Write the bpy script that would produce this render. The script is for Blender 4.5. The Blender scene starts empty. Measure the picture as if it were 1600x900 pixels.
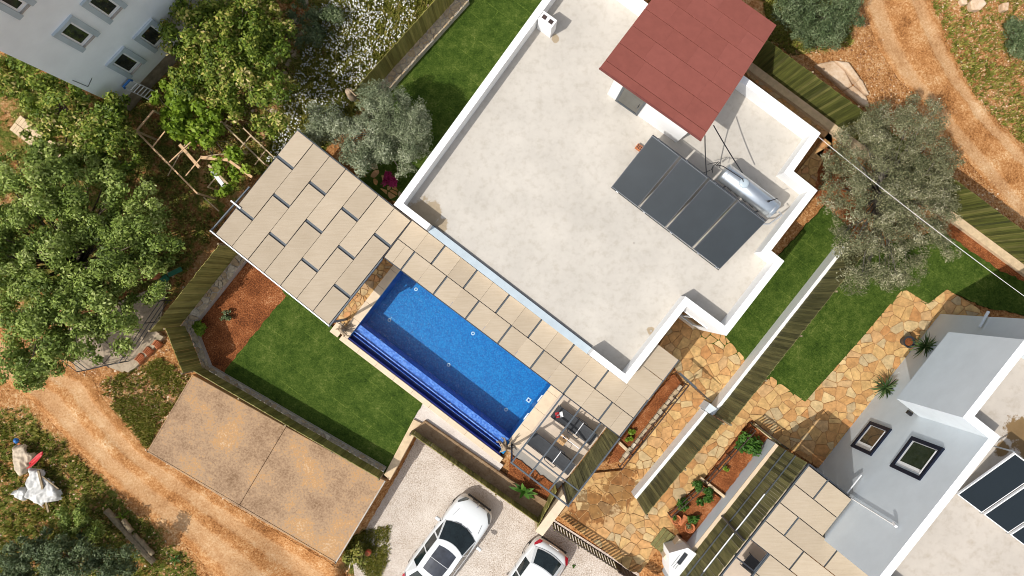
import bpy, math, random
import numpy as np
from mathutils import Vector, Matrix

S = bpy.context.scene
# ------------------------------------------------------------------ camera, sky, sun, exposure
CAM_H = 30.0
FPX = 1067.0
cam_d = bpy.data.cameras.new("camera")
cam_d.sensor_width = 36.0
cam_d.lens = 36.0 * FPX / 1600.0
cam_d.clip_start = 0.1
cam_d.clip_end = 2000.0
cam = bpy.data.objects.new("camera", cam_d)
cam.location = (0, 0, CAM_H)
cam.rotation_euler = (0, 0, 0)
S.collection.objects.link(cam)
S.camera = cam

SUN_EL, SUN_TO = math.radians(53), math.radians(30)      # light travels towards +30 deg from +X
w = bpy.data.worlds.new("World"); S.world = w; w.use_nodes = True
wn = w.node_tree
sky = wn.nodes.new("ShaderNodeTexSky"); sky.sky_type = 'NISHITA'; sky.sun_disc = False
sky.sun_elevation = SUN_EL
sky.sun_rotation = math.radians(240)
sky.air_density = 1.0; sky.dust_density = 2.5; sky.ozone_density = 0.6
wn.nodes["Background"].inputs[1].default_value = 0.15
hsv = wn.nodes.new("ShaderNodeHueSaturation"); hsv.inputs['Saturation'].default_value = 0.45      # skylight desaturated to keep shadows neutral
wn.links.new(sky.outputs[0], hsv.inputs['Color']); wn.links.new(hsv.outputs[0], wn.nodes["Background"].inputs[0])
sun_d = bpy.data.lights.new("sun", 'SUN'); sun_d.energy = 3.45; sun_d.angle = math.radians(0.55)
sun_d.color = (1.0, 0.965, 0.91)
sun = bpy.data.objects.new("sun", sun_d); S.collection.objects.link(sun)
LD = Vector((math.cos(SUN_TO) * math.cos(SUN_EL), math.sin(SUN_TO) * math.cos(SUN_EL), -math.sin(SUN_EL)))
sun.rotation_euler = LD.to_track_quat('-Z', 'Y').to_euler()
sun.location = (-20, -12, 30)
S.view_settings.view_transform = 'Standard'
S.view_settings.look = 'None'
S.view_settings.exposure = 0.06
S.view_settings.gamma = 1.0
S.view_settings.use_curve_mapping = False
S.cycles.filter_width = 0.95
S.cycles.max_bounces = 6
S.cycles.transparent_max_bounces = 12

# ------------------------------------------------------------------ helpers
R = random.Random(7)
NP = np.random.RandomState(11)
COL = S.collection
WL = {}

def P(px, py, z=0.0):
    k = (CAM_H - z) / FPX
    return Vector(((px - 800) * k, (450 - py) * k, z))

def tag(o, label=None, cat=None, group=None, kind=None):
    if label: o["label"] = label
    if cat: o["category"] = cat
    if group: o["group"] = group
    if kind: o["kind"] = kind
    return o

def root(name, label, cat, loc, group=None):
    o = bpy.data.objects.new(name, None); COL.objects.link(o)
    o.location = loc; o.empty_display_size = 0.2
    WL[o] = Vector(loc)
    return tag(o, label, cat, group)

def link_mesh(name, me, mat, parent=None, loc=None):
    """mesh given in coordinates relative to loc (world)"""
    o = bpy.data.objects.new(name, me); COL.objects.link(o)
    loc = Vector(loc) if loc is not None else (WL[parent].copy() if parent else Vector((0, 0, 0)))
    if parent is not None:
        o.parent = parent; o.location = loc - WL[parent]
    else:
        o.location = loc
    WL[o] = loc
    if mat is not None and not me.materials: me.materials.append(mat)
    return o

class MB:
    def __init__(s): s.v = []; s.f = []
    def add(s, vs, fs):
        b = len(s.v); s.v += [Vector(x) for x in vs]; s.f += [tuple(i + b for i in f) for f in fs]; return s
    def obox(s, c, ax, ay, az, sx, sy, sz):
        """oriented box: centre, unit axes, full sizes"""
        c = Vector(c); ax = Vector(ax) * sx / 2; ay = Vector(ay) * sy / 2; az = Vector(az) * sz / 2
        vs = [c + i * ax + j * ay + k * az for k in (-1, 1) for j in (-1, 1) for i in (-1, 1)]
        return s.add(vs, [(0, 2, 3, 1), (4, 5, 7, 6), (0, 1, 5, 4), (2, 6, 7, 3), (0, 4, 6, 2), (1, 3, 7, 5)])
    def box(s, c, sx, sy, sz, rot=0.0):
        a = (math.cos(rot), math.sin(rot), 0); b = (-math.sin(rot), math.cos(rot), 0)
        return s.obox(c, a, b, (0, 0, 1), sx, sy, sz)
    def bar(s, p, q, wdt, hgt, up=(0, 0, 1)):
        p = Vector(p); q = Vector(q); d = (q - p); L = d.length; d.normalize()
        upv = Vector(up)
        side = d.cross(upv)
        if side.length < 1e-4: side = d.cross(Vector((1, 0, 0)))
        side.normalize(); u2 = side.cross(d).normalized()
        return s.obox((p + q) / 2, d, side, u2, L, wdt, hgt)
    def prism(s, pts, z0, z1):
        """pts: list of (x,y) or Vectors; counter order free"""
        pts = [(p[0], p[1]) for p in pts]
        a = sum(pts[i][0] * pts[(i + 1) % len(pts)][1] - pts[(i + 1) % len(pts)][0] * pts[i][1] for i in range(len(pts)))
        if a < 0: pts = pts[::-1]
        n = len(pts)
        vs = [(x, y, z0) for x, y in pts] + [(x, y, z1) for x, y in pts]
        fs = [tuple(range(n - 1, -1, -1)), tuple(range(n, 2 * n))]
        fs += [(i, (i + 1) % n, n + (i + 1) % n, n + i) for i in range(n)]
        return s.add(vs, fs)
    def tube(s, pts, rad, seg=6, cap=True):
        pts = [Vector(p) for p in pts]; n = len(pts)
        if not hasattr(rad, '__len__'): rad = [rad] * n
        b = len(s.v); prev = None
        for i, p in enumerate(pts):
            d = (pts[min(i + 1, n - 1)] - pts[max(i - 1, 0)]).normalized()
            ref = Vector((0, 0, 1)) if abs(d.z) < .9 else Vector((1, 0, 0))
            if prev is None: sx = d.cross(ref).normalized()
            else: sx = (prev - d * prev.dot(d)).normalized()
            prev = sx; sy = d.cross(sx)
            for k in range(seg):
                a = 2 * math.pi * k / seg
                s.v.append(p + (sx * math.cos(a) + sy * math.sin(a)) * rad[i])
        for i in range(n - 1):
            for k in range(seg):
                k2 = (k + 1) % seg
                s.f.append((b + i * seg + k, b + i * seg + k2, b + (i + 1) * seg + k2, b + (i + 1) * seg + k))
        if cap:
            s.f.append(tuple(b + k for k in range(seg))[::-1])
            s.f.append(tuple(b + (n - 1) * seg + k for k in range(seg)))
        return s
    def lathe(s, c, prof, seg=16):
        c = Vector(c); b = len(s.v); n = len(prof)
        for r, z in prof:
            for k in range(seg):
                a = 2 * math.pi * k / seg
                s.v.append(c + Vector((r * math.cos(a), r * math.sin(a), z)))
        for i in range(n - 1):
            for k in range(seg):
                k2 = (k + 1) % seg
                s.f.append((b + i * seg + k, b + i * seg + k2, b + (i + 1) * seg + k2, b + (i + 1) * seg + k))
        s.f.append(tuple(b + k for k in range(seg))[::-1]); s.f.append(tuple(b + (n - 1) * seg + k for k in range(seg)))
        return s
    def mesh(s, name, loc):
        me = bpy.data.meshes.new(name)
        me.from_pydata([tuple(v - loc) for v in s.v], [], s.f); me.update()
        return me
    def build(s, name, mat, parent=None, smooth=False, bevel=0.0, subsurf=0, loc=None):
        if parent is not None: lc = WL[parent].copy()
        elif loc is not None: lc = Vector(loc)
        else:
            xs = [v.x for v in s.v]; ys = [v.y for v in s.v]; zs = [v.z for v in s.v]
            lc = Vector(((min(xs) + max(xs)) / 2, (min(ys) + max(ys)) / 2, min(zs)))
        me = s.mesh(name, lc)
        o = link_mesh(name, me, mat, parent, lc)
        if smooth:
            me.polygons.foreach_set('use_smooth', [True] * len(me.polygons))
        if bevel:
            m = o.modifiers.new('bevel', 'BEVEL'); m.width = bevel; m.segments = 2; m.limit_method = 'ANGLE'
        if subsurf:
            m = o.modifiers.new('sub', 'SUBSURF'); m.levels = subsurf; m.render_levels = subsurf
        return o

# ------------------------------------------------------------------ materials
def nd(nt, t, **kw):
    n = nt.nodes.new(t)
    for k, v in kw.items(): setattr(n, k, v)
    return n

def ramp(nt, stops, interp='LINEAR'):
    r = nd(nt, 'ShaderNodeValToRGB'); r.color_ramp.interpolation = interp
    e = r.color_ramp.elements
    while len(e) < len(stops): e.new(0.5)
    for el, (p, c) in zip(e, stops):
        el.position = p; el.color = (*c, 1) if len(c) == 3 else c
    return r

def new_mat(name):
    m = bpy.data.materials.new(name); m.use_nodes = True
    nt = m.node_tree
    return m, nt, nt.nodes["Principled BSDF"]

def noise(nt, vec, scale, detail=4, rough=.6):
    n = nd(nt, 'ShaderNodeTexNoise'); n.inputs['Scale'].default_value = scale
    n.inputs['Detail'].default_value = detail; n.inputs['Roughness'].default_value = rough
    if vec is not None: nt.links.new(vec, n.inputs['Vector'])
    return n.outputs['Fac']

def mix(nt, fac, a, b, mode='MIX'):
    m = nd(nt, 'ShaderNodeMix', data_type='RGBA', blend_type=mode)
    def setv(i, v):
        if hasattr(v, 'is_linked') or hasattr(v, 'links'): nt.links.new(v, m.inputs[i])
        elif isinstance(v, (int, float)): m.inputs[i].default_value = v
        else: m.inputs[i].default_value = (*v, 1)
    setv(0, fac); setv(6, a); setv(7, b)
    return m.outputs[2]

def math_n(nt, op, a, b=0.5, clamp=False):
    m = nd(nt, 'ShaderNodeMath', operation=op); m.use_clamp = clamp
    for i, v in enumerate((a, b)):
        if hasattr(v, 'links'): nt.links.new(v, m.inputs[i])
        else: m.inputs[i].default_value = v
    return m.outputs[0]

def geo_pos(nt):
    return nd(nt, 'ShaderNodeNewGeometry').outputs['Position']

def bump(nt, bsdf, h, strength=.3, dist=.02):
    b = nd(nt, 'ShaderNodeBump'); b.inputs['Strength'].default_value = strength; b.inputs['Distance'].default_value = dist
    nt.links.new(h, b.inputs['Height']); nt.links.new(b.outputs[0], bsdf.inputs['Normal'])

def rot_vec(nt, vec, ang, scale=(1, 1, 1)):
    m = nd(nt, 'ShaderNodeMapping'); m.inputs['Rotation'].default_value = (0, 0, ang)
    m.inputs['Scale'].default_value = scale
    nt.links.new(vec, m.inputs['Vector']); return m.outputs[0]

def obj_random(nt): return nd(nt, 'ShaderNodeObjectInfo').outputs['Random']

def plain(name, col, rough=.6, metal=0.0, var=.12, scale=6.0, bmp=.0, spec=None, coat=0):
    m, nt, b = new_mat(name); p = geo_pos(nt)
    n = noise(nt, p, scale, 5)
    c0 = tuple(max(0, x * (1 - var)) for x in col); c1 = tuple(min(1, x * (1 + var)) for x in col)
    r = ramp(nt, [(.3, c0), (.7, c1)]); nt.links.new(n, r.inputs[0]); nt.links.new(r.outputs[0], b.inputs['Base Color'])
    b.inputs['Roughness'].default_value = rough; b.inputs['Metallic'].default_value = metal
    if spec is not None: b.inputs['Specular IOR Level'].default_value = spec
    if coat: b.inputs['Coat Weight'].default_value = coat
    if bmp: bump(nt, b, noise(nt, p, scale * 8, 3), bmp, .01)
    return m

def speckle(name, stops, big=1.2, fine=14., mixf=.5, rough=.9, bmp=.5, bdist=.03, pos2=None):
    """ground-like: large blotches plus fine grain"""
    m, nt, b = new_mat(name); p = geo_pos(nt)
    a = noise(nt, p, big, 5, .65); c = noise(nt, p, fine, 3, .7)
    f = math_n(nt, 'ADD', math_n(nt, 'MULTIPLY', a, 1 - mixf), math_n(nt, 'MULTIPLY', c, mixf))
    r = ramp(nt, stops); nt.links.new(f, r.inputs[0]); nt.links.new(r.outputs[0], b.inputs['Base Color'])
    b.inputs['Roughness'].default_value = rough; b.inputs['Specular IOR Level'].default_value = .2
    bump(nt, b, c, bmp, bdist)
    return m

def per_object(name, stops, rough=.8, grain=None, gcol=.25, bmp=.2, spec=.3, local=True):
    """colour picked per object (boards, stones), with grain"""
    m, nt, b = new_mat(name)
    r = ramp(nt, stops); nt.links.new(obj_random(nt), r.inputs[0])
    if local: vec = nd(nt, 'ShaderNodeTexCoord').outputs['Object']
    else: vec = geo_pos(nt)
    mp = nd(nt, 'ShaderNodeMapping'); mp.inputs['Scale'].default_value = grain or (6, 6, 6)
    nt.links.new(vec, mp.inputs['Vector'])
    ad = nd(nt, 'ShaderNodeVectorMath', operation='ADD'); nt.links.new(mp.outputs[0], ad.inputs[0])
    cmb = nd(nt, 'ShaderNodeCombineXYZ'); s = math_n(nt, 'MULTIPLY', obj_random(nt), 50.0)
    nt.links.new(s, cmb.inputs[0]); nt.links.new(s, cmb.inputs[2]); nt.links.new(cmb.outputs[0], ad.inputs[1])
    n = noise(nt, ad.outputs[0], 1.0, 5, .65)
    sh = ramp(nt, [(.25, (1 - gcol * 1.6,) * 3), (.75, (1 + gcol * .8,) * 3)]); nt.links.new(n, sh.inputs[0])
    c = mix(nt, 1.0, r.outputs[0], sh.outputs[0], 'MULTIPLY')
    nt.links.new(c, b.inputs['Base Color'])
    b.inputs['Roughness'].default_value = rough; b.inputs['Specular IOR Level'].default_value = spec
    bump(nt, b, n, bmp, .01)
    return m

def leaf_mat(name, stops, trans=.25, rough=.55):
    m, nt, b = new_mat(name)
    at = nd(nt, 'ShaderNodeAttribute'); at.attribute_name = 'rnd'
    r = ramp(nt, stops); nt.links.new(at.outputs['Fac'], r.inputs[0])
    nt.links.new(r.outputs[0], b.inputs['Base Color'])
    b.inputs['Roughness'].default_value = rough; b.inputs['Specular IOR Level'].default_value = .35
    tr = nd(nt, 'ShaderNodeBsdfTranslucent'); nt.links.new(r.outputs[0], tr.inputs[0])
    mx = nd(nt, 'ShaderNodeMixShader'); mx.inputs[0].default_value = trans
    nt.links.new(b.outputs[0], mx.inputs[1]); nt.links.new(tr.outputs[0], mx.inputs[2])
    nt.links.new(mx.outputs[0], nt.nodes['Material Output'].inputs[0])
    return m

M = {}
M['white_wall'] = plain('white_wall', (.82, .82, .81), .75, var=.03, scale=2, bmp=.08)
M['house_wall'] = plain('pale_block_wall', (.82, .86, .87), .8, var=.06, scale=.9, bmp=.08)
M['grey_wall'] = plain('pale_grey_wall', (.60, .655, .69), .8, var=.05, scale=1.2, bmp=.08)  # blue of the skylight is put into this wall colour
M['concrete'] = plain('concrete', (.42, .38, .33), .9, var=.2, scale=3, bmp=.3)
M['plinth'] = plain('plinth_render', (.30, .25, .18), .9, var=.4, scale=3, bmp=.4)
M['flashing'] = plain('blue_grey_flashing', (.42, .49, .53), .45, metal=.0, var=.08, scale=2)
M['steel'] = plain('dark_grey_steel', (.045, .05, .06), .45, metal=.3, var=.15)
M['steel_mid'] = plain('slate_grey_steel', (.09, .105, .12), .45, metal=.3, var=.1)
M['white_metal'] = plain('white_metal', (.8, .8, .8), .4, var=.03)
M['black'] = plain('black_plastic', (.012, .012, .014), .5, var=.2)
M['rust'] = plain('dark_brown_iron', (.05, .03, .025), .6, var=.3)
M['tan_stone'] = plain('tan_stone', (.60, .45, .28), .8, var=.15, scale=5, bmp=.3)
M['coping'] = plain('cream_coping', (.68, .54, .38), .7, var=.08, scale=3, bmp=.1)
M['terracotta'] = plain('terracotta', (.48, .16, .06), .8, var=.25, scale=8, bmp=.2)
M['red'] = plain('red_plastic', (.45, .015, .02), .45, var=.2)
M['blue'] = plain('blue_plastic', (.02, .14, .42), .4, var=.2)
M['white'] = plain('white_plastic', (.78, .78, .77), .5, var=.05)
M['glow_blue'] = plain('pale_blue_plastic', (.2, .5, .62), .4, var=.2)
M['bark'] = plain('bark', (.10, .075, .05), .95, var=.4, scale=9, bmp=.6)
M['bark_grey'] = plain('grey_bark', (.17, .15, .12), .95, var=.4, scale=9, bmp=.6)
M['driftwood'] = plain('driftwood', (.36, .27, .18), .9, var=.4, scale=12, bmp=.6)
M['stick'] = plain('dry_stick_wood', (.48, .36, .22), .85, var=.25, scale=10)
M['plank_new'] = plain('sawn_timber', (.62, .40, .22), .8, var=.15, scale=8)
M['log'] = plain('weathered_log', (.26, .20, .12), .9, var=.4, scale=8, bmp=.4)

# canopy fabric: cloth with fine streaks
def fabric(name, ang):
    m, nt, b = new_mat(name); p = geo_pos(nt)
    v = rot_vec(nt, p, ang, (1.2, 14, 1))
    n = noise(nt, v, 1.5, 4, .6); n2 = noise(nt, p, .7, 3)
    r = ramp(nt, [(.2, (.405, .33, .24)), (.5, (.445, .37, .275)), (.85, (.48, .405, .31))]); nt.links.new(n, r.inputs[0])
    rr = ramp(nt, [(0, (.90, .885, .87)), (1, (1.07, 1.06, 1.05))]); nt.links.new(obj_random(nt), rr.inputs[0])
    c = mix(nt, 1.0, r.outputs[0], rr.outputs[0], 'MULTIPLY')
    r3 = ramp(nt, [(.3, (.93, .92, .90)), (.7, (1.03, 1.03, 1.03))]); nt.links.new(n2, r3.inputs[0])
    c = mix(nt, 1.0, c, r3.outputs[0], 'MULTIPLY')
    nt.links.new(c, b.inputs['Base Color']); b.inputs['Roughness'].default_value = .85; b.inputs['Specular IOR Level'].default_value = .2
    bump(nt, b, n, .12, .01)
    return m
M['fabric_v'] = fabric('beige_shade_cloth_lengthwise', math.radians(-52))
M['fabric_u'] = fabric('beige_shade_cloth_crosswise', math.radians(38))

M['wood'] = per_object('olive_weathered_boards', [(0, (.17, .15, .035)), (.35, (.26, .235, .06)), (.7, (.34, .30, .09)), (1, (.21, .20, .05))],
                       .85, grain=(9, 9, .8), gcol=.3, bmp=.3)
M['wood_moss'] = per_object('mossy_green_boards', [(0, (.055, .062, .010)), (.35, (.095, .105, .018)), (.7, (.14, .145, .030)), (.9, (.19, .18, .05)), (1, (.04, .05, .012))],
                       .9, grain=(9, 9, .8), gcol=.35, bmp=.3)
M['wood_dark'] = per_object('dark_green_boards', [(0, (.09, .085, .03)), (.5, (.15, .14, .05)), (1, (.22, .20, .075))], .85, grain=(9, 9, .8), gcol=.35, bmp=.3)
M['stone_warm'] = per_object('warm_flagstone', [(0, (.50, .24, .085)), (.2, (.57, .34, .13)), (.4, (.63, .41, .17)), (.55, (.50, .27, .10)), (.7, (.60, .33, .13)), (.85, (.48, .36, .20)), (1, (.65, .46, .22))],
                             .8, grain=(4, 4, 4), gcol=.28, bmp=.3)
def stain(mat, spots, z=.02, col=(.50, .40, .30), amp=1.9):
    """wet brown run-off patches with ragged edges, at fixed places on the paving"""
    nt = mat.node_tree; b = nt.nodes['Principled BSDF']; src = b.inputs['Base Color'].links[0].from_socket
    p = geo_pos(nt); n = noise(nt, p, 2.6, 4, .7); tot = None
    for (px, py, r) in spots:
        d = nd(nt, 'ShaderNodeVectorMath', operation='DISTANCE'); nt.links.new(p, d.inputs[0]); d.inputs[1].default_value = tuple(P(px, py, z))
        v = math_n(nt, 'SUBTRACT', 1.0, math_n(nt, 'DIVIDE', d.outputs['Value'], r))
        tot = v if tot is None else math_n(nt, 'MAXIMUM', tot, v)
    f = math_n(nt, 'ADD', tot, math_n(nt, 'MULTIPLY', math_n(nt, 'SUBTRACT', n, .5), amp))
    r_ = ramp(nt, [(.30, (1, 1, 1)), (.44, col)]); nt.links.new(f, r_.inputs[0])
    nt.links.new(mix(nt, 1.0, src, r_.outputs[0], 'MULTIPLY'), b.inputs['Base Color'])
stain(M['stone_warm'], [(968, 765, 1.25), (930, 790, 1.1), (905, 810, .8), (978, 740, .7), (1075, 690, .5), (1060, 835, .7)])
M['stone_gold'] = per_object('golden_flagstone', [(0, (.52, .26, .09)), (.3, (.62, .38, .15)), (.55, (.45, .36, .22)), (.75, (.58, .28, .11)), (1, (.65, .44, .2))],
                             .8, grain=(4, 4, 4), gcol=.3, bmp=.3)
M['stone_grey'] = per_object('fieldstone', [(0, (.40, .32, .21)), (.4, (.55, .46, .33)), (.7, (.46, .33, .19)), (1, (.62, .55, .43))], .9, grain=(7, 7, 7), gcol=.35, bmp=.5)
M['rubble'] = per_object('rubble_stone', [(0, (.42, .19, .08)), (.3, (.52, .32, .17)), (.6, (.48, .38, .26)), (1, (.6, .46, .32))], .9, grain=(6, 6, 6), gcol=.35, bmp=.5)
M['mortar'] = speckle('mortar_joint', [(.36, (.22, .115, .045)), (.62, (.54, .33, .15))], 1.2, 10)
M['red_sheet'] = per_object('red_bitumen_sheet', [(0, (.275, .085, .064)), (.5, (.295, .092, .070)), (.93, (.305, .096, .074)), (1, (.24, .070, .055))], .9, grain=(3, 3, 3), gcol=.08, bmp=.1, spec=.2)
M['red_dark'] = plain('red_bitumen_seam', (.16, .042, .034), .9, var=.1)

# roof screed
def roof_mat(name, base, tint):
    m, nt, b = new_mat(name); p = geo_pos(nt)
    a = noise(nt, p, .55, 6, .62); c = noise(nt, p, 3.2, 6, .7)
    r = ramp(nt, [(.28, tuple(x * .90 for x in base)), (.5, base), (.68, tuple(min(.85, x * 1.08) for x in base))]); nt.links.new(a, r.inputs[0])
    r2 = ramp(nt, [(.25, tint), (.5, (1, 1, 1)), (.8, (1.05, 1.05, 1.04))]); nt.links.new(c, r2.inputs[0])
    c1 = mix(nt, 1.0, r.outputs[0], r2.outputs[0], 'MULTIPLY')
    v = nd(nt, 'ShaderNodeTexVoronoi'); v.inputs['Scale'].default_value = 1.1; nt.links.new(p, v.inputs['Vector'])
    sp = ramp(nt, [(.0, (.62, .58, .52)), (.035, (1, 1, 1))]); nt.links.new(v.outputs['Distance'], sp.inputs[0])
    c2 = mix(nt, noise(nt, p, .9, 2), c1, mix(nt, 1.0, c1, sp.outputs[0], 'MULTIPLY'))
    nt.links.new(c2, b.inputs['Base Color']); b.inputs['Roughness'].default_value = .9; b.inputs['Specular IOR Level'].default_value = .2
    bump(nt, b, c, .12, .01)
    return m
M['screed'] = roof_mat('pale_roof_screed', (.545, .515, .47), (.86, .84, .80))

# lawn with roll seams
def lawn_mat(name):
    m, nt, b = new_mat(name); p = geo_pos(nt)
    a = noise(nt, p, .9, 4, .6); f = noise(nt, p, 13, 4, .8); g = noise(nt, p, 4, 4, .65)
    s = math_n(nt, 'ADD', math_n(nt, 'MULTIPLY', a, .30), math_n(nt, 'ADD', math_n(nt, 'MULTIPLY', f, .40), math_n(nt, 'MULTIPLY', g, .30)))
    r = ramp(nt, [(.35, (.015, .030, .004)), (.46, (.040, .074, .009)), (.55, (.076, .116, .018)), (.66, (.18, .20, .055))]); nt.links.new(s, r.inputs[0])
    br = nd(nt, 'ShaderNodeTexBrick'); nt.links.new(rot_vec(nt, p, math.radians(37)), br.inputs['Vector'])
    br.inputs['Scale'].default_value = 1.0; br.inputs['Mortar Size'].default_value = .03; br.inputs['Mortar Smooth'].default_value = 1.0
    br.inputs['Brick Width'].default_value = 2.6; br.inputs['Row Height'].default_value = .78
    br.inputs['Color1'].default_value = (1, 1, 1, 1); br.inputs['Color2'].default_value = (.90, .92, .88, 1); br.inputs['Mortar'].default_value = (1.9, 1.65, 1.9, 1)
    sm_ = ramp(nt, [(.42, (0, 0, 0)), (.62, (.9, .9, .9))]); nt.links.new(noise(nt, p, 1.1, 4, .7), sm_.inputs[0])
    c = mix(nt, sm_.outputs[0], r.outputs[0], mix(nt, 1.0, r.outputs[0], br.outputs['Color'], 'MULTIPLY'))
    nt.links.new(c, b.inputs['Base Color']); b.inputs['Roughness'].default_value = .9; b.inputs['Specular IOR Level'].default_value = .1
    bump(nt, b, f, .9, .05)
    return m
M['lawn'] = lawn_mat('mown_turf')
M['soil'] = speckle('red_garden_soil', [(.34, (.045, .016, .006)), (.45, (.17, .052, .016)), (.56, (.33, .11, .034)), (.66, (.56, .30, .15))], 1.1, 22, .6, bmp=.9, bdist=.05)
M['gravel_white'] = speckle('white_gravel', [(.28, (.30, .24, .19)), (.42, (.60, .52, .45)), (.6, (.72, .65, .58))], 1.0, 34, .6, bmp=.6, bdist=.03)
M['gravel_drive'] = speckle('pink_white_gravel', [(.32, (.15, .10, .065)), (.42, (.42, .345, .275)), (.52, (.58, .51, .44)), (.66, (.72, .665, .60))], .8, 22, .7, bmp=.7, bdist=.03)
M['pad'] = speckle('stained_concrete_pad', [(.34, (.20, .12, .065)), (.44, (.31, .20, .12)), (.51, (.39, .26, .155)), (.57, (.45, .25, .105)), (.68, (.56, .42, .28))], .6, 11, .40, bmp=.35)
M['deck'] = plain('beige_deck_tile', (.56, .46, .36), .75, var=.07, scale=2.0, bmp=.08)
M['deck_grey'] = plain('grey_deck_step', (.27, .25, .22), .8, var=.1, scale=2.0, bmp=.1)
M['bare_slab'] = speckle('dusty_slab', [(.3, (.20, .15, .10)), (.5, (.38, .30, .21)), (.7, (.48, .38, .27))], .9, 9, .4)

# pool tile + water
def tile_mat(name, cols, sc=9):
    m, nt, b = new_mat(name); p = geo_pos(nt)
    v = nd(nt, 'ShaderNodeTexVoronoi'); v.inputs['Scale'].default_value = sc; v.inputs['Randomness'].default_value = .35; nt.links.new(rot_vec(nt, p, math.radians(38)), v.inputs['Vector'])
    sep = nd(nt, 'ShaderNodeSeparateColor'); nt.links.new(v.outputs['Color'], sep.inputs[0])
    f = math_n(nt, 'ADD', math_n(nt, 'MULTIPLY', sep.outputs[0], .45), math_n(nt, 'MULTIPLY', noise(nt, p, 2.2, 4, .7), .55))
    r = ramp(nt, [(.2, cols[0]), (.5, cols[1]), (.85, cols[2])]); nt.links.new(f, r.inputs[0])
    nt.links.new(r.outputs[0], b.inputs['Base Color']); b.inputs['Roughness'].default_value = .35
    return m
M['tile'] = tile_mat('blue_mosaic', [(.0, .125, .38), (.0, .185, .47), (.01, .265, .57)], 17)
M['tile_light'] = tile_mat('light_blue_mosaic', [(.03, .11, .44), (.09, .22, .62), (.24, .40, .78)], 14)
M['tile_navy'] = tile_mat('navy_mosaic', [(.006, .012, .16), (.010, .02, .24), (.02, .04, .30)], 14)
def water_mat():
    m, nt, b = new_mat('pool_water'); p = geo_pos(nt)
    nt.nodes.remove(b)
    g = nd(nt, 'ShaderNodeBsdfGlossy'); g.inputs['Roughness'].default_value = .04
    t = nd(nt, 'ShaderNodeBsdfTransparent'); t.inputs[0].default_value = (.80, .93, .985, 1)
    fr = nd(nt, 'ShaderNodeFresnel'); fr.inputs[0].default_value = 1.33
    bp = nd(nt, 'ShaderNodeBump'); bp.inputs['Strength'].default_value = .5; bp.inputs['Distance'].default_value = .08
    nt.links.new(noise(nt, p, 5, 3), bp.inputs['Height'])
    nt.links.new(bp.outputs[0], g.inputs['Normal']); nt.links.new(bp.outputs[0], fr.inputs['Normal'])
    mx = nd(nt, 'ShaderNodeMixShader'); nt.links.new(fr.outputs[0], mx.inputs[0])
    nt.links.new(t.outputs[0], mx.inputs[1]); nt.links.new(g.outputs[0], mx.inputs[2])
    nt.links.new(mx.outputs[0], nt.nodes['Material Output'].inputs[0])
    return m
M['water'] = water_mat()

def glass_mat(name, col, rough=.06):
    m, nt, b = new_mat(name); p = geo_pos(nt)
    r = ramp(nt, [(.3, tuple(x * .6 for x in col)), (.7, tuple(min(1, x * 1.5) for x in col))]); nt.links.new(noise(nt, p, 2.5, 3), r.inputs[0])
    nt.links.new(r.outputs[0], b.inputs['Base Color']); b.inputs['Roughness'].default_value = rough; b.inputs['IOR'].default_value = 1.5
    b.inputs['Coat Weight'].default_value = .3
    return m
M['glass'] = glass_mat('dark_window_glass', (.028, .032, .027))
M['car_glass'] = glass_mat('car_glass', (.012, .020, .022))
M['sunroof'] = glass_mat('sunroof_glass', (.028, .033, .045), .25)
M['car_paint'] = plain('white_car_paint', (.72, .74, .74), .25, var=.01, coat=.7)
M['car_trim'] = plain('dark_car_trim', (.02, .02, .022), .5)
M['chrome'] = plain('chrome', (.6, .6, .6), .15, metal=1.0, var=.05)
M['tail'] = plain('red_lamp_lens', (.35, .01, .02), .2, var=.1)
M['lamp_lens'] = plain('clear_lamp_lens', (.14, .14, .13), .15, metal=.4, var=.2)
M['tyre'] = plain('tyre_rubber', (.018, .018, .018), .9)
M['collector'] = plain('collector_glass', (.020, .027, .033), .42, metal=0, var=.12, scale=1.0, spec=.25)
M['collector2'] = plain('collector_glass_dark', (.011, .017, .022), .4, var=.06, scale=1.0, spec=.25)
M['alu'] = plain('aluminium', (.55, .57, .58), .35, metal=.8, var=.06)
M['tank'] = plain('stainless_tank', (.58, .63, .67), .34, metal=.85, var=.04, scale=3)
M['sling'] = plain('charcoal_mesh_sling', (.035, .038, .042), .8, var=.15, scale=4)
M['tray'] = plain('teak_top', (.50, .29, .12), .6, var=.2, scale=8)
M['bench_green'] = plain('green_paint', (.02, .16, .09), .5, var=.2)
M['tarp'] = plain('white_tarpaulin', (.58, .57, .54), .55, var=.32, scale=3, bmp=.3)
M['tarp_tan'] = plain('cream_tarpaulin', (.50, .40, .28), .6, var=.35, scale=3, bmp=.3)
M['rock'] = speckle('ochre_rock', [(.3, (.42, .24, .12)), (.5, (.62, .45, .30)), (.7, (.72, .58, .44))], 1.2, 8, .4, bmp=.5)
M['brown_wall'] = speckle('stained_render', [(.3, (.14, .08, .04)), (.5, (.28, .18, .10)), (.7, (.36, .26, .16))], 1.4, 9, .4)  # brown holds the fence shade that lies on the wall top

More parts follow.
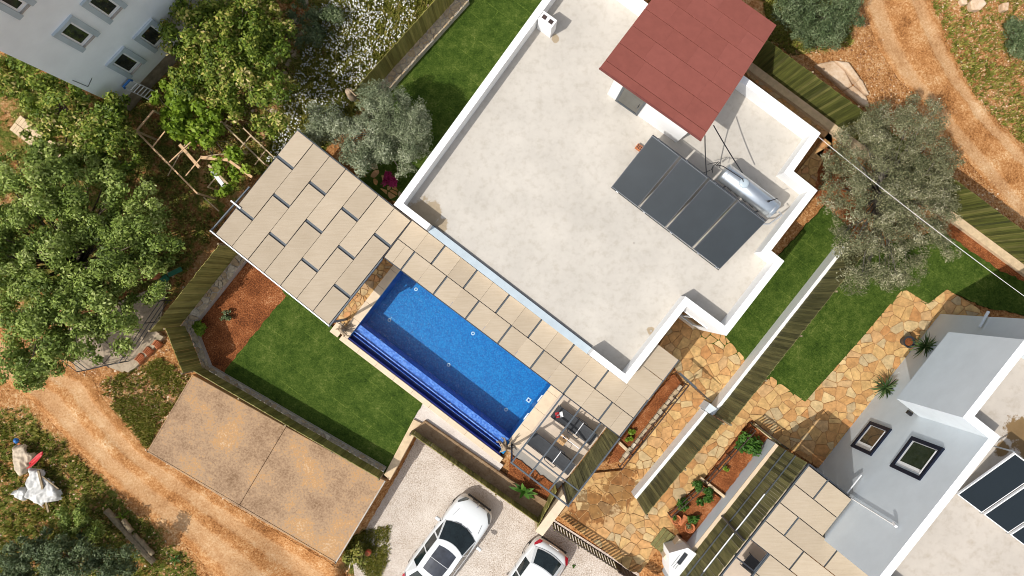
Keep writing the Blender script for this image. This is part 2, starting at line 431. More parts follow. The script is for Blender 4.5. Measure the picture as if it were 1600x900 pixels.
M['screed_stained'] = roof_mat('stained_roof_screed', (.51, .472, .415), (.84, .82, .78))
M['screed_wet'] = roof_mat('wet_roof_screed', (.49, .44, .38), (.82, .79, .74))
stain(M['screed_stained'], [(664, 335, .95), (690, 352, .45), (1017, 517, .25), (1000, 310, .12), (868, 60, .25)], 3.1, (.72, .62, .48), 1.0)
stain(M['screed_wet'], [(1590, 672, .75), (1610, 690, 1.0), (1566, 700, .4), (1520, 660, .25)], 6.75, (.42, .30, .16), 1.2)
LEAF = {
 'dark': leaf_mat('glossy_green_leaf', [(0, (.065, .100, .012)), (.4, (.175, .250, .036)), (.75, (.36, .44, .10)), (1, (.62, .66, .28))]),
 'gold': leaf_mat('green_leaf_golden_tips', [(0, (.045, .085, .005)), (.45, (.145, .215, .018)), (.70, (.30, .35, .05)), (.84, (.56, .47, .13)), (1, (.80, .66, .34))]),
 'lime': leaf_mat('lime_vine_leaf', [(0, (.11, .19, .012)), (.5, (.24, .36, .025)), (1, (.42, .52, .07))], .4),
 'olive': leaf_mat('silver_olive_leaf', [(0, (.075, .10, .045)), (.45, (.20, .235, .125)), (.75, (.36, .39, .24)), (1, (.58, .60, .44))]),
 'olive_dry': leaf_mat('dry_olive_leaf', [(0, (.060, .070, .028)), (.4, (.16, .165, .075)), (.7, (.31, .30, .16)), (1, (.58, .54, .38))]),
 'bush': leaf_mat('blue_green_bush_leaf', [(0, (.04, .065, .022)), (.5, (.11, .155, .06)), (1, (.31, .36, .19))]),
 'plant': leaf_mat('garden_plant_leaf', [(0, (.03, .09, .01)), (.5, (.07, .18, .02)), (1, (.15, .30, .05))], .35),
 'yucca': leaf_mat('yucca_leaf', [(0, (.02, .05, .012)), (.5, (.05, .10, .025)), (1, (.13, .18, .06))]),
 'weed': leaf_mat('wild_grass', [(0, (.10, .12, .014)), (.5, (.24, .25, .04)), (.8, (.42, .37, .09)), (1, (.62, .47, .18))], .3),
 'daisy': leaf_mat('white_daisy_petal', [(0, (.72, .72, .66)), (1, (.82, .82, .78))]),
 'flower': leaf_mat('magenta_flower', [(0, (.35, .01, .10)), (1, (.55, .04, .2))]),
}

# ------------------------------------------------------------------ noise and ground shape
_TAB = np.random.RandomState(5).rand(256, 256)
def vnoise(x, y, s):
    x = np.asarray(x, float) * s + 57.3; y = np.asarray(y, float) * s + 91.7
    xi = np.floor(x).astype(int); yi = np.floor(y).astype(int); fx = x - xi; fy = y - yi
    fx = fx * fx * (3 - 2 * fx); fy = fy * fy * (3 - 2 * fy)
    g = lambda a, b: _TAB[a % 256, b % 256]
    return (g(xi, yi) * (1 - fx) + g(xi + 1, yi) * fx) * (1 - fy) + (g(xi, yi + 1) * (1 - fx) + g(xi + 1, yi + 1) * fx) * fy
def fbm(x, y, s, o=4):
    t = 0; a = .5; n = 0
    for i in range(o):
        t = t + a * vnoise(x, y, s * 2 ** i); n += a; a *= .55
    return t / n
def gp(poly): return [(P(x, y).x, P(x, y).y) for x, y in poly]      # picture point on level ground -> metres
def sdf(x, y, poly):
    """signed distance to polygon (metres, negative inside), vectorised"""
    x = np.asarray(x, float); y = np.asarray(y, float)
    d = np.full(x.shape, 1e9); ins = np.zeros(x.shape, bool); n = len(poly)
    for i in range(n):
        ax, ay = poly[i]; bx, by = poly[(i + 1) % n]
        ex, ey = bx - ax, by - ay
        t = np.clip(((x - ax) * ex + (y - ay) * ey) / (ex * ex + ey * ey + 1e-12), 0, 1)
        d = np.minimum(d, np.hypot(x - ax - t * ex, y - ay - t * ey))
        c = ((ay > y) != (by > y)) & (x < (bx - ax) * (y - ay) / ((by - ay) if abs(by - ay) > 1e-9 else 1e-9) + ax)
        ins ^= c
    return np.where(ins, -d, d)
def sstep(a, b, v):
    t = np.clip((v - a) / (b - a), 0, 1); return t * t * (3 - 2 * t)

# directions of the main plot
U = Vector((.7935, -.6085, 0)).normalized(); V = Vector((.6085, .7935, 0)).normalized()
PO = P(545, 528)                                             # west corner of the pool
def PL(a, b, z=0.0): return PO + U * a + V * b + Vector((0, 0, z))
POOL_A, POOL_B = 8.30, 4.05
pool_poly = [tuple(PL(a, b).xy) for a, b in ((-.15, -.15), (POOL_A + .2, -.15), (POOL_A + .2, POOL_B + .2), (-.15, POOL_B + .2))]
DRIVE_Z = -1.4
drive_poly = gp([(606, 752), (650, 668), (850, 800), (1015, 905), (1040, 1100), (560, 1100), (528, 884)])
plot_poly = gp([(300, 585), (282, 512), (375, 392), (585, 150), (715, 0), (760, -60), (1150, 60), (1330, 205), (1600, 412), (1700, 480), (1700, 1000), (1010, 905), (848, 800), (648, 655), (600, 742)])
def ground_z(x, y):
    x = np.asarray(x, float); y = np.asarray(y, float)
    n = fbm(x, y, .35, 4) - .5
    z = -.10 + .22 * n + .08 * (fbm(x, y, 1.7, 3) - .5)
    z = np.where(sdf(x, y, plot_poly) < .25, -.16, z)
    dd = sdf(x, y, drive_poly)
    z = z * sstep(-.3, .5, dd) + (DRIVE_Z - .06) * (1 - sstep(-.3, .5, dd))
    # the lane sinks towards the drive
    lane = sdf(x, y, gp([(430, 860), (527, 890), (560, 1100), (380, 1100)]))
    z = np.where((lane < 2.0) & (dd > .0), z - 1.0 * (1 - sstep(-1.5, 2.0, lane)), z)
    pd = sdf(x, y, pool_poly)
    z = np.where(pd < 0, -2.4, z)
    return z
def gz(x, y): return float(ground_z(np.array([x]), np.array([y]))[0])
def PG(px, py, dz=0.0):
    p = P(px, py)
    for _ in range(3): p = P(px, py, gz(p.x, p.y) + dz)
    return p

# ---- masks
green_polys = [ (gp([(405, 270), (450, 130), (505, -20), (700, -20), (560, 165), (500, 230)]), .95),
                (gp([(-80, 70), (190, 165), (260, 90), (330, -40), (520, -40), (470, 170), (440, 215), (345, 350), (250, 500), (120, 470), (-80, 520)]), .52),
                (gp([(-80, 640), (30, 640), (110, 705), (200, 790), (300, 880), (320, 960), (-80, 960)]), .62),
                (gp([(150, 600), (250, 560), (300, 592), (228, 705)]), .50),
                (gp([(1440, -40), (1700, -40), (1700, 250), (1600, 225), (1530, 160), (1490, 90)]), .42),
                (gp([(1190, -40), (1345, -40), (1330, 70), (1240, 85), (1200, 60)]), .55),
                (gp([(535, 850), (600, 840), (596, 900), (560, 960), (520, 900)]), .55) ]
def green_at(x, y):
    g = np.zeros(np.shape(x))
    for pl, a in green_polys:
        g = np.maximum(g, a * (1 - sstep(-.3, .6, sdf(x, y, pl))))
    return g
darker_poly = gp([(-80, 60), (190, 165), (350, 60), (460, 60), (440, 215), (345, 350), (260, 480), (120, 440), (-80, 520)])  # earth colour turns darker brown inside this outline

xs = np.concatenate([[-600, -250, -120, -70, -45], np.arange(-30, 30.01, .2), [45, 70, 120, 250, 600]])
ys = np.concatenate([[-600, -250, -120, -60, -32], np.arange(-19, 19.01, .2), [32, 60, 120, 250, 600]])
GX, GY = np.meshgrid(xs, ys)
GZ = ground_z(GX, GY)
nx, ny = len(xs), len(ys)
vv = np.stack([GX.ravel(), GY.ravel(), GZ.ravel()], 1)
ii = np.arange(nx * ny).reshape(ny, nx)
ff = np.stack([ii[:-1, :-1].ravel(), ii[:-1, 1:].ravel(), ii[1:, 1:].ravel(), ii[1:, :-1].ravel()], 1)

def np_mesh(name, verts, faces, attrs=None, smooth=False):
    me = bpy.data.meshes.new(name)
    me.vertices.add(len(verts)); me.vertices.foreach_set('co', np.asarray(verts, np.float32).ravel())
    k = faces.shape[1]
    me.loops.add(len(faces) * k); me.polygons.add(len(faces))
    me.loops.foreach_set('vertex_index', faces.astype(np.int32).ravel())
    me.polygons.foreach_set('loop_start', np.arange(0, len(faces) * k, k, dtype=np.int32))
    if smooth: me.polygons.foreach_set('use_smooth', np.ones(len(faces), bool))
    for nm, val in (attrs or {}).items():
        at = me.attributes.new(nm, 'FLOAT', 'POINT'); at.data.foreach_set('value', np.asarray(val, np.float32))
    me.update(calc_edges=True); me.validate()
    return me

def ground_mat():
    m, nt, b = new_mat('stony_orange_earth'); p = geo_pos(nt)
    a = noise(nt, p, .45, 5, .6); c = noise(nt, p, 6, 4, .75); f = noise(nt, p, 12, 4, .85)
    s = math_n(nt, 'ADD', math_n(nt, 'MULTIPLY', a, .28), math_n(nt, 'ADD', math_n(nt, 'MULTIPLY', c, .32), math_n(nt, 'MULTIPLY', f, .40)))
    r = ramp(nt, [(.36, (.07, .03, .010)), (.44, (.27, .11, .035)), (.52, (.46, .22, .08)), (.60, (.60, .38, .19)), (.68, (.74, .60, .42))]); nt.links.new(s, r.inputs[0])
    at = nd(nt, 'ShaderNodeAttribute'); at.attribute_name = 'green'
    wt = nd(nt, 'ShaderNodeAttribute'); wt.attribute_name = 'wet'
    g = ramp(nt, [(.36, (.030, .040, .006)), (.5, (.10, .12, .018)), (.64, (.25, .22, .06))]); nt.links.new(s, g.inputs[0])
    gn = noise(nt, p, 2.0, 4, .7)
    th = math_n(nt, 'ADD', math_n(nt, 'MULTIPLY', at.outputs['Fac'], 1.0), math_n(nt, 'MULTIPLY', math_n(nt, 'SUBTRACT', gn, .5), 1.6))
    mr = ramp(nt, [(.38, (0, 0, 0)), (.62, (1, 1, 1))]); nt.links.new(th, mr.inputs[0])
    col = mix(nt, mr.outputs[0], r.outputs[0], g.outputs[0])
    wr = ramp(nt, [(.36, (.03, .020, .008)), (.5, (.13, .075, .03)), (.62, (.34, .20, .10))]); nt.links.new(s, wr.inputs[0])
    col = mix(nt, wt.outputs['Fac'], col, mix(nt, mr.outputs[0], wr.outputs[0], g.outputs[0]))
    nt.links.new(col, b.inputs['Base Color']); b.inputs['Roughness'].default_value = .95; b.inputs['Specular IOR Level'].default_value = .1
    bump(nt, b, math_n(nt, 'ADD', c, f), .8, .05)
    return m
M['ground'] = ground_mat()
gme = np_mesh('ground', vv, ff, {'green': green_at(GX, GY).ravel(), 'wet': .35 * (1 - sstep(-.8, 1.0, sdf(GX, GY, darker_poly))).ravel()}, True)
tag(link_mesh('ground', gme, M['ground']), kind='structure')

# ---- unpaved lanes with wheel ruts
def lane_mat(name, ruts):
    m, nt, b = new_mat(name); p = geo_pos(nt)
    at = nd(nt, 'ShaderNodeAttribute'); at.attribute_name = 'rut'
    a = noise(nt, p, .8, 5, .65); f = noise(nt, p, 11, 5, .85)
    s = math_n(nt, 'ADD', math_n(nt, 'MULTIPLY', a, .40), math_n(nt, 'MULTIPLY', f, .60))
    rough_c = ramp(nt, [(.36, (.09, .038, .012)), (.44, (.30, .125, .04)), (.52, (.46, .22, .08)), (.60, (.60, .38, .19)), (.68, (.74, .60, .42))]); nt.links.new(s, rough_c.inputs[0])
    rut_c = ramp(nt, [(.36, (.30, .15, .062)), (.46, (.45, .25, .115)), (.55, (.53, .33, .17)), (.68, (.64, .45, .28))]); nt.links.new(s, rut_c.inputs[0])
    t = math_n(nt, 'ADD', at.outputs['Fac'], math_n(nt, 'MULTIPLY', math_n(nt, 'SUBTRACT', noise(nt, p, 1.5, 6, .8), .5), 2.2))
    tr = ramp(nt, [(.10, (0, 0, 0)), (.9, (.85, .85, .85))]); nt.links.new(t, tr.inputs[0])
    nt.links.new(mix(nt, tr.outputs[0], rough_c.outputs[0], rut_c.outputs[0]), b.inputs['Base Color'])
    b.inputs['Roughness'].default_value = .95; b.inputs['Specular IOR Level'].default_value = .1
    bump(nt, b, f, .5, .03)
    return m
M['lane'] = lane_mat('compacted_lane_dirt', 2)

def lane(name, left, right, ruts, n=150, m=26, seed=0):
    """surface between two edge polylines (picture points); ruts: list of (t, halfwidth)"""
    def samp(pl, t):
        L = [0]
        for i in range(len(pl) - 1): L.append(L[-1] + math.dist(pl[i], pl[i + 1]))
        d = t * L[-1]
        for i in range(len(pl) - 1):
            if d <= L[i + 1] or i == len(pl) - 2:
                q = (d - L[i]) / (L[i + 1] - L[i]); return (pl[i][0] + q * (pl[i + 1][0] - pl[i][0]), pl[i][1] + q * (pl[i + 1][1] - pl[i][1]))
    vs = []; rt = []
    for i in range(n + 1):
        t = i / n; a = samp(left, t); c = samp(right, t)
        wl = 7 * (float(fbm(np.array([t * 30.]), np.array([seed + 3.]), 1.)[0]) - .5); wr = 7 * (float(fbm(np.array([t * 30.]), np.array([seed + 40.]), 1.)[0]) - .5)
        for j in range(m + 1):
            q = j / m
            px = a[0] + (c[0] - a[0]) * q + wl * (1 - q) + wr * q; py = a[1] + (c[1] - a[1]) * q + wl * (1 - q) - wr * q
            v = 0
            for (rc, hw) in ruts: v = max(v, 1 - sstep(hw * .55, hw * 1.25, abs(q - rc)))
            vs.append((px, py, v)); rt.append(v)
    pts = np.array(vs); X = (pts[:, 0] - 800) * CAM_H / FPX; Y = (450 - pts[:, 1]) * CAM_H / FPX
    Z = ground_z(X, Y)
    for _ in range(2):
        X = (pts[:, 0] - 800) * (CAM_H - Z) / FPX; Y = (450 - pts[:, 1]) * (CAM_H - Z) / FPX; Z = ground_z(X, Y)
    # keep the whole sheet clear of the ground below, ruts pressed in a little
    q = np.tile(np.arange(m + 1) / m, n + 1); edge = np.minimum(q, 1 - q) * 2
    Z = Z + .012 + .05 * sstep(0, .25, edge) - .03 * pts[:, 2] * sstep(0, .2, edge)
    idx = np.arange((n + 1) * (m + 1)).reshape(n + 1, m + 1)
    F = np.stack([idx[:-1, :-1].ravel(), idx[1:, :-1].ravel(), idx[1:, 1:].ravel(), idx[:-1, 1:].ravel()], 1)
    me = np_mesh(name, np.stack([X, Y, Z], 1), F, {'rut': np.array(rt)}, True)
    return tag(link_mesh(name, me, M['lane']), kind='structure')
lane('dirt_road', [(-80, 560), (0, 590), (45, 622), (110, 690), (200, 780), (290, 850), (345, 910), (400, 1000)],
     [(-40, 480), (60, 560), (140, 590), (175, 640), (228, 703), (380, 800), (530, 888), (640, 1000)], [(.26, .16), (.72, .13)], seed=1)
lane('dirt_track', [(1338, -40), (1352, 20), (1375, 80), (1405, 125), (1450, 170), (1490, 225), (1545, 290), (1600, 355), (1680, 430)],
     [(1440, -40), (1462, 20), (1490, 80), (1512, 125), (1545, 175), (1600, 228), (1640, 275), (1680, 315), (1740, 370)], [(.18, .12), (.80, .10)], seed=9)

# ------------------------------------------------------------------ level sheets of the plot
def ragged(poly, step=5.0, amp=1.5, seed=1):
    """turf and soil borders are never ruler straight"""
    rr = random.Random(seed); out = []
    for i in range(len(poly)):
        a, b = poly[i], poly[(i + 1) % len(poly)]; L = math.dist(a, b); n = max(1, int(L / step))
        for k in range(n):
            t = k / n; j = amp if k else 0
            out.append((a[0] + (b[0] - a[0]) * t + rr.gauss(0, j * .6), a[1] + (b[1] - a[1]) * t + rr.gauss(0, j * .6)))
    return out
def sheet(name, poly, z, mat, thick=.25, **kw):
    if name in ('lawn', 'garden_soil', 'planting_bed'): poly = ragged(poly, seed=len(poly))
    pts = [P(x, y, z) for x, y in poly]
    return tag(MB().prism(pts, z - thick, z).build(name, mat), kind='structure')
def sheet_m(name, pts, z, mat, thick=.25):
    return tag(MB().prism(pts, z - thick, z).build(name, mat), kind='structure')

lawn_edge = PL(0, -.31)
sheet('lawn', [(400, 395), (470, 440), (525, 520), (540, 537), (662, 628), (648, 652), (603, 745), (346, 594), (352, 578), (400, 518), (447, 462)], 0.0, M['lawn'])
sheet('garden_soil', [(376, 398), (410, 390), (452, 458), (405, 520), (360, 578), (344, 592), (312, 578), (292, 512)], -.03, M['soil'])
sheet('lawn', [(590, 150), (730, -10), (900, -60), (900, 0), (650, 330), (560, 290)], 0.0, M['lawn'])
sheet('lawn', [(1290, 320), (1190, 430), (1090, 525), (1130, 545), (1165, 566), (1325, 398), (1330, 360)], 0.0, M['lawn'])
sheet('lawn', [(1305, 402), (1190, 556), (1170, 600), (1200, 592), (1258, 628), (1345, 530), (1416, 452), (1450, 478), (1480, 452), (1540, 480), (1640, 500), (1640, 440), (1490, 350), (1440, 370)], -.01, M['lawn'])
sheet('garden_soil', [(1480, 340), (1520, 352), (1660, 452), (1660, 470), (1560, 420), (1470, 360)], .03, M['soil'])
sheet('garden_soil', [(1270, 300), (1300, 330), (1345, 365), (1330, 250), (1290, 230)], .02, M['soil'])
# terrace paving below the shade sails and round the pool
sheet_m('terrace', [PL(a, b) for a, b in ((-6.1, -.05), (-1.02, -.05), (-1.02, 4.42), (-1.02, 5.8), (-6.1, 5.8))], .03, M['deck'])
sheet_m('terrace', [PL(a, b) for a, b in ((-1.02, 4.42), (11.36, 4.42), (11.36, 7.2), (-1.02, 7.2))], .02, M['deck'])
sheet_m('terrace', [PL(a, b) for a, b in ((POOL_A + .58, .68), (11.36, .68), (11.36, 4.42), (POOL_A + .58, 4.42))], .025, M['deck'])
sheet_m('terrace_step', [PL(a, b) for a, b in ((POOL_A + .05, .30), (11.36, .30), (11.36, .68), (POOL_A + .05, .68))], -.12, M['deck_grey'])
sheet_m('gravel_bed', [PL(a, b) for a, b in ((3.9, -.31), (POOL_A + .5, -.31), (POOL_A + .5, -1.2), (3.9, -1.2))], -.02, M['gravel_white'])
sheet('garden_soil', [(800, 712), (866, 757), (848, 795), (790, 752)], -.06, M['soil'])
sheet('planting_bed', [(1052, 585), (1066, 602), (985, 715), (950, 725), (962, 690)], .05, M['soil'])
# driveway
sheet('driveway', [(606, 748), (655, 672), (850, 802), (1012, 905), (1040, 1090), (560, 1090), (545, 885)], DRIVE_Z, M['gravel_drive'], .3)

# ------------------------------------------------------------------ pool
pr = root('swimming_pool', 'blue mosaic swimming pool with sunlit ledge and cream stone coping', 'pool', PL(4, 2, -1.6))
ZF = -1.35
def quad(pts): return MB().add(pts, [(0, 1, 2, 3)])
mb = MB(); mb.obox(PL(POOL_A / 2, .40 + (POOL_B - .40) / 2, ZF - .1), U, V, (0, 0, 1), POOL_A + .4, POOL_B - .2, .2); mb.build('floor', M['tile'], pr)
MB().obox(PL(-.1, 2.2, -.72), U, V, (0, 0, 1), .198, POOL_B + .2, 1.4).build('wall', M['tile'], pr)
MB().obox(PL(POOL_A + .1, 2.2, -.72), U, V, (0, 0, 1), .198, POOL_B + .2, 1.4).build('wall', M['tile'], pr)
MB().obox(PL(POOL_A / 2, POOL_B + .1, -.72), U, V, (0, 0, 1), POOL_A, .198, 1.4).build('wall', M['tile'], pr)
tag(MB().obox(PL(POOL_A / 2, .40 + .17, (-.14 + ZF) / 2), U, V, (0, 0, 1), POOL_A - .004, .34, -.14 - ZF).build('ledge', M['tile_light'], pr), 'sunlit pale blue ledge')
MB().obox(PL(POOL_A / 2, .40 - .025, -.45), U, V, (0, 0, 1), POOL_A - .006, .05, .80).build('overflow_weir', M['tile_light'], pr)
mb = MB().obox(PL(POOL_A / 2, .175, -.56), U, V, (0, 0, 1), POOL_A - .01, .35, .1)
mb.obox(PL(POOL_A / 2, -.03, -.32), U, V, (0, 0, 1), POOL_A + .2, .06, .58); mb.build('overflow_channel', M['tile_navy'], pr)
MB().obox(PL(POOL_A / 2, .19, -.36), U, V, (0, 0, 1), POOL_A - .02, .018, .3).build('channel_divider', M['tile_light'], pr)
mb = MB().add([PL(.003, .405, -.07), PL(POOL_A - .003, .405, -.07), PL(POOL_A - .003, POOL_B - .003, -.07), PL(.003, POOL_B - .003, -.07)], [(0, 1, 2, 3)])
tag(mb.build('water', M['water'], pr), 'clear rippled pool water')
MB().add([PL(.01, .01, -.40), PL(POOL_A - .01, .01, -.40), PL(POOL_A - .01, .34, -.40), PL(.01, .34, -.40)], [(0, 1, 2, 3)]).build('water', M['water'], pr)
# coping slabs, each its own piece
def coping_run(a0, a1, b0, b1, n, along):
    for i in range(n):
        if along == 'a':
            s0 = a0 + (a1 - a0) * i / n + .004; s1 = a0 + (a1 - a0) * (i + 1) / n - .004; c = PL((s0 + s1) / 2, (b0 + b1) / 2, -.03 + R.uniform(-.002, .002)); sz = (s1 - s0, b1 - b0)
        else:
            s0 = b0 + (b1 - b0) * i / n + .004; s1 = b0 + (b1 - b0) * (i + 1) / n - .004; c = PL((a0 + a1) / 2, (s0 + s1) / 2, -.03 + R.uniform(-.002, .002)); sz = (a1 - a0, s1 - s0)
        MB().obox(c, U, V, (0, 0, 1), sz[0], sz[1], .14).build('coping_slab', M['coping'], pr, bevel=.006)
coping_run(-.30, POOL_A + .3, -.31, -.062, 9, 'a')
coping_run(-.40, -.012, -.06, POOL_B + .37, 5, 'b')
coping_run(POOL_A + .012, POOL_A + .58, .69, POOL_B + .37, 4, 'b')
coping_run(-.012, POOL_A, POOL_B + .012, POOL_B + .37, 9, 'a')
MB().obox(PL(-.62, .02, -.02), U, V, (0, 0, 1), .43, .60, .15).build('corner_block', M['coping'], pr, bevel=.01)
# floor jets
for (x, y) in [(650, 452), (608.5, 500), (739, 521), (701, 570), (790.6, 640)]:
    c = P(x, y, ZF); MB().lathe(c, [(.085, 0), (.085, .012), (.045, .014)], 14).build('floor_jet', M['white'], pr)
    MB().lathe(c + Vector((0, 0, .014)), [(.042, 0), (.042, .004)], 10).build('jet_nozzle', M['tile'], pr)
c = P(826, 625, ZF); MB().obox(c + Vector((0, 0, .01)), U, V, (0, 0, 1), .20, .20, .02).build('floor_drain', M['white'], pr)
MB().obox(c + Vector((0, 0, .025)), U, V, (0, 0, 1), .08, .08, .01).build('drain_grate', M['tile_navy'], pr)
for b in (2.0, 3.0):
    MB().obox(PL(POOL_A - .02, b, -.1), U, V, (0, 0, 1), .04, .35, .14).build('skimmer', M['white'], pr)

# ------------------------------------------------------------------ crazy paving
def clip_half(poly, nxx, nyy, d):
    out = []; n = len(poly)
    for i in range(n):
        a = poly[i]; b = poly[(i + 1) % n]
        da = a[0] * nxx + a[1] * nyy - d; db = b[0] * nxx + b[1] * nyy - d
        if da <= 0: out.append(a)
        if (da < 0 < db) or (db < 0 < da):
            t = da / (da - db); out.append((a[0] + t * (b[0] - a[0]), a[1] + t * (b[1] - a[1])))
    return out
def area2(p): return abs(sum(p[i][0] * p[(i + 1) % len(p)][1] - p[(i + 1) % len(p)][0] * p[i][1] for i in range(len(p)))) / 2
def paving_pieces(poly, cell, gap, seed, stretch=1.0):
    rr = random.Random(seed)
    x0 = min(p[0] for p in poly); x1 = max(p[0] for p in poly); y0 = min(p[1] for p in poly); y1 = max(p[1] for p in poly)
    pts = []
    nxc = int((x1 - x0) / cell) + 3; nyc = int((y1 - y0) / cell) + 3
    for i in range(-1, nxc):
        for j in range(-1, nyc):
            pts.append((x0 + (i + rr.uniform(-.55, .55)) * cell, y0 + (j + rr.uniform(-.55, .55)) * cell))
            if rr.random() < .35: pts.append((x0 + (i + rr.uniform(0, 1)) * cell, y0 + (j + rr.uniform(0, 1)) * cell))
    A = np.array(pts); out = []
    # edge half planes of the area, pulled in by half a joint, are applied through the polygon itself
    for k, c in enumerate(pts):
        d2 = (A[:, 0] - c[0]) ** 2 + (A[:, 1] - c[1]) ** 2
        near = np.where((d2 > 1e-9) & (d2 < (cell * 2.6) ** 2))[0]
        if not (x0 - cell < c[0] < x1 + cell and y0 - cell < c[1] < y1 + cell): continue
        if sdf(np.array([c[0]]), np.array([c[1]]), poly)[0] > cell * 1.3: continue
        sub = list(poly)
        for j in near[np.argsort(d2[near])][:16]:
            ex, ey = A[j, 0] - c[0], A[j, 1] - c[1]; L = math.hypot(ex, ey)
            nxx, nyy = ex / L, ey / L
            sub = clip_half(sub, nxx, nyy, nxx * c[0] + nyy * c[1] + L / 2 - gap / 2)
            if len(sub) < 3: break
        if len(sub) < 3 or area2(sub) < cell * cell * .05: continue
        # round the corners
        q = []; n = len(sub)
        for i in range(n):
            a = sub[i - 1]; b = sub[i]; c2 = sub[(i + 1) % n]
            for (e, t) in ((a, 1), (c2, 1)):
                L = math.hypot(e[0] - b[0], e[1] - b[1])
                if L < 1e-6: continue
                t = min(.22, .045 * rr.uniform(.3, 1.6) / L if L > .2 else .22)
                q.append((b[0] + (e[0] - b[0]) * t, b[1] + (e[1] - b[1]) * t))
        if len(q) >= 3: out.append(q)
    return out
def paving(name, poly_px, z, cell, gap, mat, seed, kind='structure', parent=None, label=None, cat=None, bed='mortar'):
    poly = [(P(x, y, z).x, P(x, y, z).y) for x, y in poly_px]
    base = MB().prism(poly, z - .22, z - .022).build(name, M[bed])
    if kind: tag(base, kind=kind)
    rr = random.Random(seed)
    for q in paving_pieces(poly, cell, gap, seed):
        cx = sum(p[0] for p in q) / len(q); cy = sum(p[1] for p in q) / len(q)
        h = z + rr.uniform(-.006, .008)
        mbx = MB().prism(q, z - .03, h)
        me = mbx.mesh('flagstone', Vector((cx, cy, z)))
        link_mesh('flagstone', me, mat, base, (cx, cy, z))
    return base
paving('stone_path', [(1062, 484), (1130, 522), (1166, 562), (1108, 640), (1096, 652), (990, 770), (1012, 808), (1042, 840), (1000, 895), (985, 893), (882, 812), (862, 800), (900, 742), (972, 735), (1072, 600), (1058, 580), (1046, 562), (1030, 540)],
       .02, .46, .028, M['stone_warm'], 3)
paving('stone_path', [(1412, 450), (1450, 475), (1480, 452), (1545, 492), (1520, 520), (1300, 730), (1288, 737), (1220, 692), (1173, 654), (1100, 748), (1048, 800), (1066, 822), (1060, 838), (1040, 838), (1008, 806), (1100, 690), (1205, 588), (1258, 628), (1345, 530)],
       .0, .48, .028, M['stone_warm'], 8)
paving('stone_patch', [(603, 400), (618, 412), (542, 514), (530, 500), (528, 492)], .03, .27, .035, M['stone_gold'], 4)
paving('stone_path', [(1150, 85), (1300, 200), (1283, 222), (1245, 270), (1275, 292), (1300, 300), (1310, 270), (1275, 240), (1300, 225), (1170, 120)], -.0, .42, .04, M['stone_gold'], 6)
paving('stone_path', [(528, 240), (548, 232), (600, 262), (625, 300), (660, 330), (640, 345), (600, 300)], .0, .34, .04, M['stone_gold'], 14)

# ------------------------------------------------------------------ main house
ZR, ZP = 3.1, 3.9
def inset(pts, d):
    n = len(pts); out = []
    a = sum(pts[i].x * pts[(i + 1) % n].y - pts[(i + 1) % n].x * pts[i].y for i in range(n)); sgn = 1 if a > 0 else -1
    for i in range(n):
        p0, p1, p2 = pts[i - 1], pts[i], pts[(i + 1) % n]
        e1 = (p1 - p0).normalized(); e2 = (p2 - p1).normalized()
        n1 = Vector((-e1.y, e1.x)) * sgn; n2 = Vector((-e2.y, e2.x)) * sgn
        k = 1 + n1.dot(n2)
        out.append(p1 + (n1 + n2) * (d / max(k, .2)))
    return out
def parapet_house(parent, pts, ztops, zroof, th, z0, wall_mat, roof_mat, coping=None):
    """pts: outline (2D Vectors); ztops[i]: wall top of edge i -> i+1"""
    n = len(pts); inn = inset(pts, th)
    mb = MB()
    def V3(p, z): return Vector((p.x, p.y, z))
    for i in range(n):
        j = (i + 1) % n; zt = ztops[i]; o0, o1, i0, i1 = pts[i], pts[j], inn[i], inn[j]
        vs = [V3(o0, z0), V3(o1, z0), V3(o1, zt), V3(o0, zt), V3(i0, zroof - .2), V3(i1, zroof - .2), V3(i1, zt), V3(i0, zt)]
        fs = [(0, 1, 2, 3), (5, 4, 7, 6), (3, 2, 6, 7)]
        if abs(ztops[i - 1] - zt) > 1e-3: fs.append((0, 3, 7, 4))
        if abs(ztops[j] - zt) > 1e-3: fs.append((1, 5, 6, 2))
        mb.add(vs, fs)
    wl = mb.build('wall', wall_mat, parent)
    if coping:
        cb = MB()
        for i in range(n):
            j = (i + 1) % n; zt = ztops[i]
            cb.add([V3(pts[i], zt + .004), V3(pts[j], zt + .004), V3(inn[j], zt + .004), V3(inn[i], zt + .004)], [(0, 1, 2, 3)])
        cb.build('parapet_coping', coping, parent)  # white sheet keeps the sunlit parapet top free of the wall's sky tint
    MB().prism(inset(pts, th - .03), zroof - .15, zroof).build('roof', roof_mat, parent)
    return wl
def v2(px, py, z): p = P(px, py, z); return Vector((p.x, p.y))
A_, J_ = v2(615, 320, ZP), v2(979, 599.7, ZP)
outl = [A_, v2(902.7, -76.5, ZP), v2(1282.5, 208, ZP), v2(1240, 267.5, ZP), v2(1277.5, 297.5, ZP), v2(1205, 391.5, ZP), v2(1225.5, 408, ZP),
        v2(1135, 524.7, ZP), v2(1073.4, 478.4, ZP), J_, J_ + (A_ - J_) * .16, J_ + (A_ - J_) * .86]
ztops = [ZP] * 12; ztops[10] = ZR + .07
hr = root('white_house', 'white flat roofed villa with parapet and pale screed roof', 'house', (3, 3, 0))
parapet_house(hr, outl, ztops, ZR, .27, -.3, M['white_wall'], M['screed_stained'])
